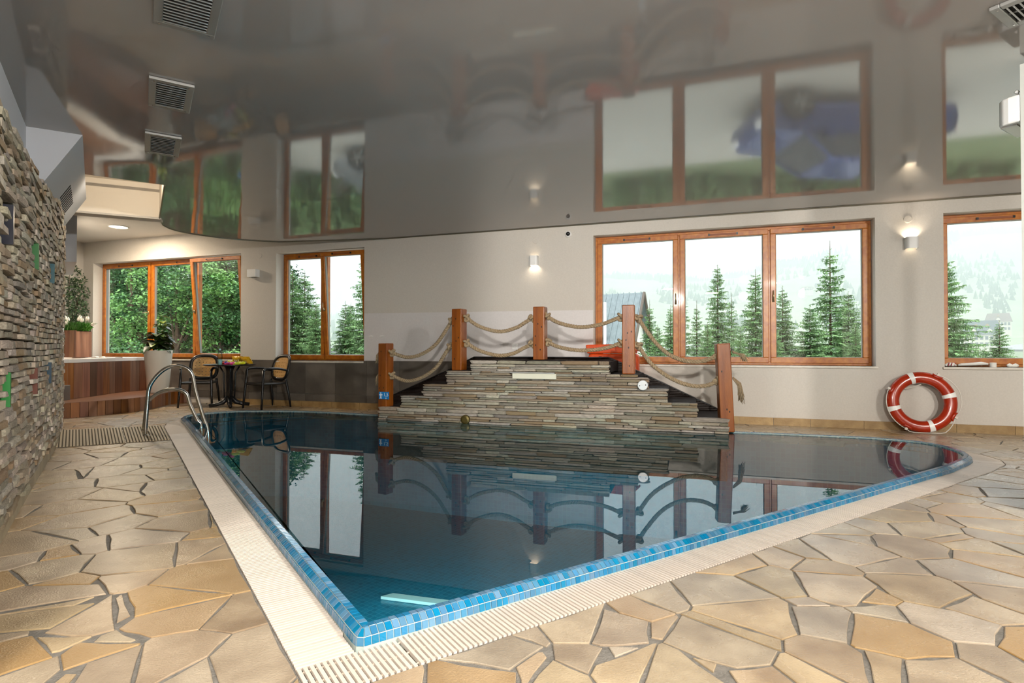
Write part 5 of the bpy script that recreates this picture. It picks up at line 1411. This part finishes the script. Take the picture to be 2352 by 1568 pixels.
# ---- mist filling the valley
fm = bpy.data.materials.new('valley_mist'); fm.use_nodes = True; N = fm.node_tree.nodes; N.clear()
vo = N.new('ShaderNodeOutputMaterial'); vsn = N.new('ShaderNodeVolumePrincipled')
vsn.inputs['Color'].default_value = (.63, .655, .67, 1); vsn.inputs['Density'].default_value = .0038; vsn.inputs['Anisotropy'].default_value = .0
fm.node_tree.links.new(vsn.outputs[0], vo.inputs['Volume'])
FOG = MB().hexa([W(s_, z_, o_) for z_ in (-12, 150) for s_, o_ in ((-500, 24), (700, 24), (700, 900), (-700, 900))]).build('mist', fm, kind='stuff', label='pale mist filling the valley outside', cat='mist')

# ---- spruces
M_needle = mat('spruce_needles', '4f7548', '86a86c', .7, 3.0, rnd='island', rnds=.4)
M_bark = mat('spruce_bark', '4a3a2c', '5c4a38', .9, 12, .4)
def spruce_mesh(seed, h_, r0, dens=1.0, leader=.10):
    r = random.Random(seed); f = MB(); tr = MB()
    tr.tube([(0, 0, 0), (0, 0, h_ * .6), (0, 0, h_)], [.05 * h_ / 4, .025 * h_ / 4, .006], 6)
    z = h_ * .05
    while z < h_ * (1 - leader * .5):
        t = z / h_; rad = r0 * (1 - t) ** .8 * r.uniform(.65, 1.1) + .06
        nb = int((7 if t < .8 else 5) * dens) + r.randint(0, 1)
        for k in range(nb):
            a = 2 * PI * (k + r.random() * .7) / nb; L = rad * r.uniform(.7, 1.1); up = (.45 if t > .75 else (.2 if t > .4 else 0.0)) + r.uniform(-.12, .15)
            d = Vector((math.cos(a), math.sin(a), up)).normalized(); ax = Vector((-math.sin(a), math.cos(a), 0)); b0 = Vector((0, 0, z + r.uniform(-.05, .05) * h_ / 3))
            def bpt(u): return b0 + d * L * u + Vector((0, 0, -.22 * L * u * u + .10 * L * max(0, u - .7)))
            tr.add([bpt(0) + Vector((0, 0, .008)), bpt(0) - Vector((0, 0, .008)), bpt(.5) - Vector((0, 0, .005)), bpt(1), bpt(.5) + Vector((0, 0, .005))], [(0, 1, 2, 4), (4, 2, 3)])
            ns = max(4, int(L / .042))
            for j in range(ns):
                u = (j + .6) / ns; c = bpt(u); tl = (.30 * L * (1 - u) + .085) * r.uniform(.7, 1.2)
                for sd in (-1, 1):
                    e = c + (d * .75 + ax * sd * r.uniform(.6, 1.0)).normalized() * tl + Vector((0, 0, -tl * r.uniform(.05, .5)))
                    w_ = Vector((0, 0, 1)).cross(e - c).normalized() * .020 + Vector((0, 0, r.uniform(-.012, .012)))
                    m_ = c.lerp(e, .45); f.add([c, m_ + w_, e, m_ - w_], [(0, 1, 2, 3)])
                    if r.random() < .55:
                        dr = Vector((r.uniform(-.03, .03), r.uniform(-.03, .03), -tl * r.uniform(.3, .7))); m2 = m_ + dr * .5; s2 = (d * .014); f.add([m_, m2 + s2, m_ + dr, m2 - s2], [(0, 1, 2, 3)])
        z += h_ * r.uniform(.018, .030) * (1.0 if t < .85 else .8)
    for k in range(7):
        zz = h_ * (1 - leader) + h_ * leader * k / 7; a = k * 2.3; e = Vector((math.cos(a) * .07, math.sin(a) * .07, zz + .05)); f.add([Vector((0, 0, zz - .012)), Vector((0, 0, zz + .012)), e], [(0, 1, 2)])
    return f.mesh('foliage', M_needle), tr.mesh('trunk', M_bark)
PROTO = [spruce_mesh(1, 4.6, 1.15), spruce_mesh(2, 4.6, 1.35, 1.15), spruce_mesh(3, 4.6, .95, .8, .2), spruce_mesh(5, 4.6, 1.7, 1.2, .08)]
def spruce(px, ytop, depth, proto, lab, wide=1.0, rz=0.0):
    p = at(px, ytop, depth); g = gz(p.x, p.y) - .02; h_ = p.z - g; sc = h_ / 4.6
    t = thing('spruce', lab, 'tree', (p.x, p.y, g), rz, 'young spruces outside the windows')
    me_f, me_t = PROTO[proto]
    obj('foliage', me_f, t, scale=(sc * wide, sc * wide, sc)); obj('trunk', me_t, t, scale=(sc, sc, sc))
SP_ = [(1906, 552, 17.5, 2, 'tall spruce with a long bare leader in the right pane of the wide window', 1.05), (1648, 607, 18.5, 0, 'pointed spruce at the centre of the wide window', .85),
       (1735, 618, 17.0, 1, 'spruce just left of the right mullion of the wide window', .9), (1797, 655, 17.5, 1, 'bushy spruce just right of the right mullion of the wide window', .9), (1948, 668, 19, 3, 'broad bushy spruce right of the tall bare-tipped one', 1.0), (1860, 700, 16.5, 3, 'low wide spruce under the tall bare-tipped one', 1.1),
       (1562, 650, 19, 0, 'slim spruce behind the left mullion of the wide window', .8), (1600, 690, 21, 2, 'thin pale spruce left of the central spruce', .8), (1680, 672, 20, 2, 'thin spruce right of the central spruce', .8), (1540, 700, 17, 1, 'small spruce left of the left mullion', .8),
       (1492, 688, 19.5, 2, 'thin spruce beside the grey roof', .9), (1510, 745, 16, 3, 'low bushy spruce beside the rope knot', .8), (1435, 765, 16.5, 3, 'low spruce in front of the grey roof', .7), (1625, 740, 16, 3, 'low bushy spruce under the central spruce', .8), (1780, 750, 16, 3, 'low bushy spruce under the right mullion', .8), (1965, 740, 16, 3, 'low bushy spruce at the right end of the wide window', .8), (1700, 750, 16, 3, 'low spruce between the central spruce and right mullion', .7),
       (2172, 590, 15.5, 3, 'spruce branches reaching in from the left of the narrow window', .9), (2295, 735, 15.0, 1, 'small neat spruce in the narrow window', 1.0), (2262, 795, 17, 1, 'tiny spruce low in the narrow window', .9),
       (700, 620, 18.5, 1, 'spruce filling the left pane of the two part window', 1.15), (672, 622, 17.5, 3, 'dense spruce at the left edge of the two part window', 1.0), (726, 690, 16, 3, 'low spruce in front in the two part window', .8), (793, 690, 18.5, 1, 'twin topped low spruce in the right pane of the two part window', .95), (806, 694, 19, 3, 'wide low spruce at right of the two part window', .7), (846, 560, 17, 0, 'tall spruce at the right edge of the two part window', 1.0), (1385, 500, 14.6, 2, 'spruce hidden behind the left edge of the wide window', .9) ]
for i, (x, y, dp, pr, lab, wd_) in enumerate(SP_[:-1]): spruce(x, y, dp + 2.0, pr, lab, wd_, i * 1.3)

# ---- broadleaf trees and dark spruces outside the left window
M_leaf = [mat('leaf_mid', '2f5730', '527d45', .6, 2.0, rnd='island', rnds=.4), mat('leaf_light', '4f7d3c', '759c50', .6, 2.0, rnd='island', rnds=.35), mat('leaf_dark', '1f3d24', '345a34', .6, 2.0, rnd='island', rnds=.4)]
def leaf_tree(px, depth, zc, blobs, nleaf, m, lab, size=.10, name='broadleaf_tree'):
    p = at(px, 700, depth); g = gz(p.x, p.y) - .02; t = thing(name, lab, 'tree', (p.x, p.y, g), 0, 'trees outside the left window')
    r = random.Random(int(px * 7 + depth)); f = MB(); tr = MB()
    hmax = max(b[2] for b in blobs)
    tr.tube([(0, 0, 0), (.05, 0, hmax * .5), (0, 0, hmax)], [.12, .08, .03], 8)
    for b in blobs: tr.tube([(0, 0, b[2] * .45), (b[0] * .5, b[1] * .5, b[2] * .75), (b[0], b[1], b[2])], [.05, .03, .012], 5)
    tot = sum(b[3] ** 2 for b in blobs)
    for b in blobs:
        subs = [Vector((r.gauss(0, 1), r.gauss(0, 1), r.gauss(0, 1))).normalized() * b[3] * r.uniform(.55, 1.0) for _ in range(int(14 + 10 * b[3]))]
        for k in range(int(nleaf * b[3] ** 2 / tot)):
            s_ = r.choice(subs); v = s_ + Vector((r.gauss(0, .16), r.gauss(0, .16), r.gauss(0, .09))); q = Vector((b[0], b[1], b[2])) + v
            L = size * r.uniform(.7, 1.3); d = Vector((r.gauss(0, 1), r.gauss(0, 1), r.gauss(-.3, .5))).normalized(); sd = d.cross(Vector((r.gauss(0, .4), r.gauss(0, .4), 1))).normalized() * L * .34
            f.add([q, q + d * L * .5 + sd, q + d * L, q + d * L * .5 - sd], [(0, 1, 2, 3)])
    f.build('foliage', m, t); tr.build('trunk', M_bark, t)
def crown(seed, w_, h0, h1, n_):
    r = random.Random(seed); return [(r.uniform(-w_, w_), r.uniform(-w_ * .7, w_ * .7), r.uniform(h0, h1), r.uniform(.6, 1.15)) for _ in range(n_)]
leaf_tree(300, 19, 0, crown(1, 1.4, .8, 5.2, 13), 15000, M_leaf[0], 'leafy tree in the left pane of the alcove window')
leaf_tree(405, 18, 0, crown(2, 1.3, 1.2, 4.8, 12), 14000, M_leaf[1], 'light green leafy tree in the middle pane of the alcove window')
leaf_tree(505, 18.5, 0, crown(3, 1.4, .8, 4.0, 12), 13000, M_leaf[0], 'leafy tree in the right pane of the alcove window')
leaf_tree(350, 22, 0, crown(4, 2.2, .5, 6.4, 16), 14000, M_leaf[2], 'dark tree behind the middle of the alcove window', .13)
leaf_tree(250, 23, 0, crown(5, 2.2, .5, 6.6, 16), 14000, M_leaf[2], 'dark tree behind the left of the alcove window', .13)
leaf_tree(470, 23, 0, crown(6, 2.4, .5, 6.8, 16), 14000, M_leaf[2], 'dark tree behind the right of the alcove window', .13)
leaf_tree(560, 22, 0, crown(7, 2.0, .4, 5.2, 14), 11000, M_leaf[2], 'dark tree behind the wall between the left windows', .13)
leaf_tree(430, 15.5, 0, crown(8, 1.2, .6, 1.5, 7), 6500, M_leaf[0], 'low bright shrub under the middle of the alcove window', .08, 'shrub')
leaf_tree(300, 16, 0, crown(9, 1.2, .6, 1.5, 7), 6500, M_leaf[2], 'low dark shrub under the left of the alcove window', .08, 'shrub')
leaf_tree(530, 16, 0, crown(10, 1.2, .5, 1.4, 7), 6500, M_leaf[1], 'low light shrub under the right of the alcove window', .08, 'shrub')
SPX = [(255, 480, 21, 0, 'tall dark spruce at the left edge of the alcove window', 1.3), (520, 470, 20.5, 1, 'tall drooping spruce in the right pane of the alcove window', 1.25), (345, 470, 24, 1, 'tall spruce behind the leafy trees of the alcove window', 1.2)]
for i, (x, y, dp, pr, lab, wd_) in enumerate(SPX): spruce(x, y, dp, pr, lab, wd_, i * 2.1)
# hedge bank of low shrubs along the lawn edge seen in the ceiling
rh = random.Random(8)
for k, px in enumerate((1450, 1560, 1680, 1800, 1920, 2050)):
    leaf_tree(px, 20.5 + rh.uniform(-.5, .5), 0, crown(20 + k, .9, .3, .9, 5), 2200, M_leaf[k % 3], ['low shrub at left behind the spruces', 'low shrub second from left behind the spruces', 'low shrub third from left behind the spruces', 'low shrub fourth from left behind the spruces', 'low shrub fifth from left behind the spruces', 'low shrub at right behind the spruces'][k], .10, 'shrub')

# ---- grey roofed house
M_roofm = mat('metal_roof', '626d70', '727d7f', .5, 6); M_hw = mat('house_wall', 'd9d8d0', rough=.8); M_hwood = mat('house_wood', '8a6a48', rough=.8)
HD_ = 27.0
rA, rB = at(1330, 677, HD_ + 2), at(1478, 671, HD_); base = gz(rB.x, rB.y) - .3
HS = thing('gabled_house', 'house with a steep grey ribbed metal roof outside the wide window', 'house', (rB.x, rB.y, base))
u = (rA - rB); u.z = 0; u.normalize(); v = Vector((u.y, -u.x, 0)); v = v if v.y < 0 else -v      # v towards the viewer
zr = rB.z; dz = 3.2; half = 1.45; Lh = 9.0
e0 = Vector((rB.x, rB.y, zr)); 
def rp(a, b): q = e0 + u * a + v * b * half; q.z = zr - dz * abs(b); return q
rm = MB()
for sg_ in (1, -1): 
    q = [rp(0, 0), rp(Lh, 0), rp(Lh, sg_ * 1.15), rp(0, sg_ * 1.15)]; rm.hexa([p - Vector((0, 0, .10)) for p in q] + q)
rm.build('roof', M_roofm, HS, world=True)
for k in range(30):
    a = .1 + k * .30; q = [rp(a, .0), rp(a + .05, .0), rp(a + .05, 1.15), rp(a, 1.15)]; MB().hexa([p - Vector((0, 0, .02)) for p in q] + [p + Vector((0, 0, .05)) for p in q]).build('roof_rib', M_roofm, HS, world=True)
wl = MB(); q = [e0 + u * .35 + v * half, e0 + u * (Lh - .3) + v * half, e0 + u * (Lh - .3) - v * half, e0 + u * .35 - v * half]
wl.hexa([Vector((p.x, p.y, base)) for p in q] + [Vector((p.x, p.y, zr - dz * .98)) for p in q])
gq = [e0 + u * .35 + v * half, e0 + u * .35 - v * half]; wl.add([Vector((gq[0].x, gq[0].y, zr - dz)), Vector((gq[1].x, gq[1].y, zr - dz)), Vector((e0.x + u.x * .35, e0.y + u.y * .35, zr - .15))], [(0, 1, 2)])
wl.build('wall', M_hw, HS, world=True)
for sg_ in (1, -1):
    q = [rp(-.03, 0), rp(-.03, sg_ * 1.18)]; MB().tube([q[0], q[1]], .07, 5).build('barge_board', mat('dark_board', '5b5148', rough=.8), HS, world=True)
dq = e0 + u * 1.5 + v * (half * .75); MB().box(-.06, .06, -.06, .06, 0, 2.4, Matrix.Translation((dq.x, dq.y, zr - dz * .9))).build('white_flue', M_white, HS, world=True)
dq = e0 + u * .9 + v * (half * 1.02); MB().box(-.45, .45, -.05, .05, 0, .8, Matrix.Translation((dq.x, dq.y, zr - dz - 1.0)) @ Matrix.Rotation(math.atan2(u.y, u.x), 4, 'Z')).build('window', M_glass and mat('far_window', '3c4a55', rough=.2), HS, world=True)

# ---- alpine houses on the slope beyond the narrow window
M_troof = mat('far_roof', '3a4650', '46525c', .7, 2); M_broof = mat('far_brown_roof', '6a5750', '77645c', .7, 2); M_fw = mat('far_wall', 'd6cdbf', rough=.8); M_fwd = mat('far_wood', '9a7b5a', rough=.8); M_fwin = mat('far_window', '3c4a55', rough=.2)
def alpine(x0, x1, ytop, ymid, ybot, D, mroof, lab, ndorm, nrow):
    a, b = at(x0, ybot, D), at(x1, ybot, D); w_ = (b - a).length; zt_ = at(x0, ytop, D).z; zm = at(x0, ymid, D).z; zb = a.z
    c = (a + b) / 2; t = thing('alpine_house', lab, 'house', (c.x, c.y, zb))
    dpt = w_ * .6; Mx = Matrix.Translation((c.x, c.y, 0)) @ Matrix.Rotation(math.atan2(c.x, c.y) * -1, 4, 'Z')
    MB().box(-w_ / 2, w_ / 2, -dpt / 2, dpt / 2, zb - 3, zm, Mx).build('wall', M_fw, t, world=True)
    rfm = MB(); o_ = w_ * .04
    rfm.add([Mx @ Vector(v_) for v_ in ((-w_ / 2 - o_, -dpt / 2 - o_, zm - .1), (w_ / 2 + o_, -dpt / 2 - o_, zm - .1), (w_ / 2 - o_ * 2, 0, zt_), (-w_ / 2 + o_ * 2, 0, zt_), (-w_ / 2 - o_, dpt / 2 + o_, zm - .1), (w_ / 2 + o_, dpt / 2 + o_, zm - .1))], [(0, 1, 2, 3), (2, 5, 4, 3), (0, 3, 4), (1, 5, 2), (0, 4, 5, 1)])
    rfm.build('roof', mroof, t, world=True)
    for k in range(ndorm):
        for lvl in (0, 1):
            x_ = (-.5 + (k + .5) / ndorm) * w_ * (.86 if lvl == 0 else .6); fr = .18 + .42 * lvl; yb = -dpt / 2 * (1 - fr); z_ = zm + (zt_ - zm) * fr; s_ = w_ * (.075 if lvl == 0 else .055)
            MB().add([Mx @ Vector(v_) for v_ in ((x_ - s_, yb - .6, z_ - s_ * .2), (x_ + s_, yb - .6, z_ - s_ * .2), (x_ + s_, yb - .6, z_ + s_ * .5), (x_, yb - .6, z_ + s_ * 1.5), (x_ - s_, yb - .6, z_ + s_ * .5), (x_, yb + dpt * .3, z_ + s_ * 1.5), (x_ + s_, yb + dpt * .2, z_ + s_ * .5), (x_ - s_, yb + dpt * .2, z_ + s_ * .5))], [(0, 1, 2, 3, 4), (2, 6, 5, 3), (3, 5, 7, 4)]).build('dormer', M_fwd if lvl else M_fw, t, world=True)
    for j in range(nrow):
        for k in range(7):
            x_ = (-.5 + (k + .5) / 7) * w_ * .94; z_ = zb + (zm - zb) * (j + .45) / nrow; wv = w_ * .04; hv = (zm - zb) / nrow * .28
            MB().box(x_ - wv, x_ + wv, -dpt / 2 - .12, -dpt / 2 + .05, z_ - hv, z_ + hv, Mx).build('window', M_fwin, t, world=True)
alpine(2222, 2288, 736, 768, 797, 150, M_troof, 'dark roofed alpine house with dormers in the narrow window', 2, 2)
alpine(2270, 2316, 719, 738, 760, 185, M_broof, 'taller brown roofed alpine house behind the dark roofed one', 1, 2)
for k, (x0, x1, yt, ym, yb, lab) in enumerate(((2258, 2284, 708, 712, 718, 'pale far house above the dark roofed alpine house'), (2285, 2302, 704, 709, 716, 'small pale far house above the brown roof'), (2205, 2230, 683, 690, 699, 'pale far house high at the left of the narrow window'), (2236, 2256, 688, 694, 703, 'pale far house on the slope, second from left'), (1842, 1866, 658, 662, 668, 'pale far building on the hillside, left of the tall spruce'), (1872, 1884, 650, 655, 662, 'small pale far building on the hillside next to the tall spruce'))):
    alpine(x0, x1, yt, ym, yb, 330, M_troof if k % 2 else M_broof, lab, 1, 1)

# ---- cars parked on the drive, seen mirrored in the ceiling
def car(loc, rz, paint, lab):
    t = thing('parked_car', lab, 'car', loc, rz); L, w_ = 4.2, .86
    side = [(-2.08, .35), (-2.1, .62), (-1.95, .86), (-1.15, .98), (-.55, 1.40), (.75, 1.45), (1.55, 1.02), (2.02, .92), (2.1, .6), (2.06, .32)]
    body = [(-2.08, .32), (-2.1, .62), (-1.95, .84), (-1.15, .95), (1.6, .99), (2.02, .90), (2.1, .6), (2.06, .30)]
    def slab(P_, y, ins): return [(x * ins, y, z_) for x, z_ in P_]
    b = MB(); rws = [slab(body, -w_ * .86, .97), slab(body, -w_, 1.0), slab(body, w_, 1.0), slab(body, w_ * .86, .97)]
    n_ = len(body); vs = [p for r_ in rws for p in r_]; fs = [(r_ * n_ + i, r_ * n_ + (i + 1) % n_, (r_ + 1) * n_ + (i + 1) % n_, (r_ + 1) * n_ + i) for r_ in range(3) for i in range(n_)] + [tuple(range(n_ - 1, -1, -1)), tuple(range(3 * n_, 4 * n_))]
    bevel_mod(b.add(vs, fs).build('body', paint, t), .06, 3)
    cab = [(-1.18, .95), (-.52, 1.40), (.70, 1.44), (1.55, .98)]; n_ = 4
    vs = [(x, -w_ * (.95 if z_ < 1.1 else .74), z_) for x, z_ in cab] + [(x, w_ * (.95 if z_ < 1.1 else .74), z_) for x, z_ in cab]
    MB().add(vs, [(0, 1, 5, 4), (2, 3, 7, 6), (3, 2, 1, 0), (4, 5, 6, 7)]).build('glazing', mat('car_glass', '20282c', rough=.05), t)
    MB().add([(-.54, -w_ * .74, 1.405), (.72, -w_ * .74, 1.445), (.72, w_ * .74, 1.445), (-.54, w_ * .74, 1.405), (-.5, -w_ * .6, 1.45), (.65, -w_ * .6, 1.48), (.65, w_ * .6, 1.48), (-.5, w_ * .6, 1.45)], [(4, 5, 6, 7), (0, 1, 5, 4), (1, 2, 6, 5), (2, 3, 7, 6), (3, 0, 4, 7)]).build('roof', paint, t)
    for sy in (-1, 1):
        MB().tube([(-1.18, sy * w_ * .95, .96), (-.53, sy * w_ * .75, 1.42), (.71, sy * w_ * .75, 1.455), (1.55, sy * w_ * .95, .99)], .035, 6).build('pillar', paint, t)
        MB().tube([(.1, sy * w_ * .95, .97), (.1, sy * w_ * .75, 1.43)], .03, 6).build('pillar', M_black, t)
        MB().box(-.80, -.64, sy * (w_ + .10) - .06, sy * (w_ + .10) + .06, .96, 1.06).build('mirror', paint, t)
        for x in (-1.32, 1.30):
            wh = MB().lathe([(.16, -.10), (.30, -.11), (.325, -.06), (.325, .06), (.30, .11), (.16, .10)], 24).xf(Matrix.Translation((x, sy * (w_ - .05), .325)) @ Matrix.Rotation(PI / 2, 4, 'X')).build('wheel', M_black, t)
            rm_ = MB()
            for k in range(5): rm_.box(-.02, .02, -.115, .115, .03, .22, Matrix.Translation((x, sy * (w_ - .05), .325)) @ Matrix.Rotation(k * 2 * PI / 5, 4, 'Y'))
            rm_.build('rim', M_alu, wh, world=False)
    for sy in (-1, 1):
        MB().box(-2.12, -1.98, sy * .62 - .14, sy * .62 + .14, .62, .74).build('headlamp', M_plastic, t); MB().box(1.98, 2.12, sy * .64 - .1, sy * .64 + .1, .62, .82).build('tail_lamp', MATS['toy_c22a1c'], t)
car(tuple(W(2.9, GZ, 6.3)), WANG + .35, mat('car_blue', '1f3a78', rough=.25, metal=.3, coat=.6), 'blue parked car outside, mirrored in the ceiling above the wide window')
car(tuple(W(-7.6, GZ, 6.0)), WANG + .1, mat('car_grey', '8d949a', rough=.25, metal=.4, coat=.6), 'grey parked car outside, mirrored in the ceiling above the two part window')
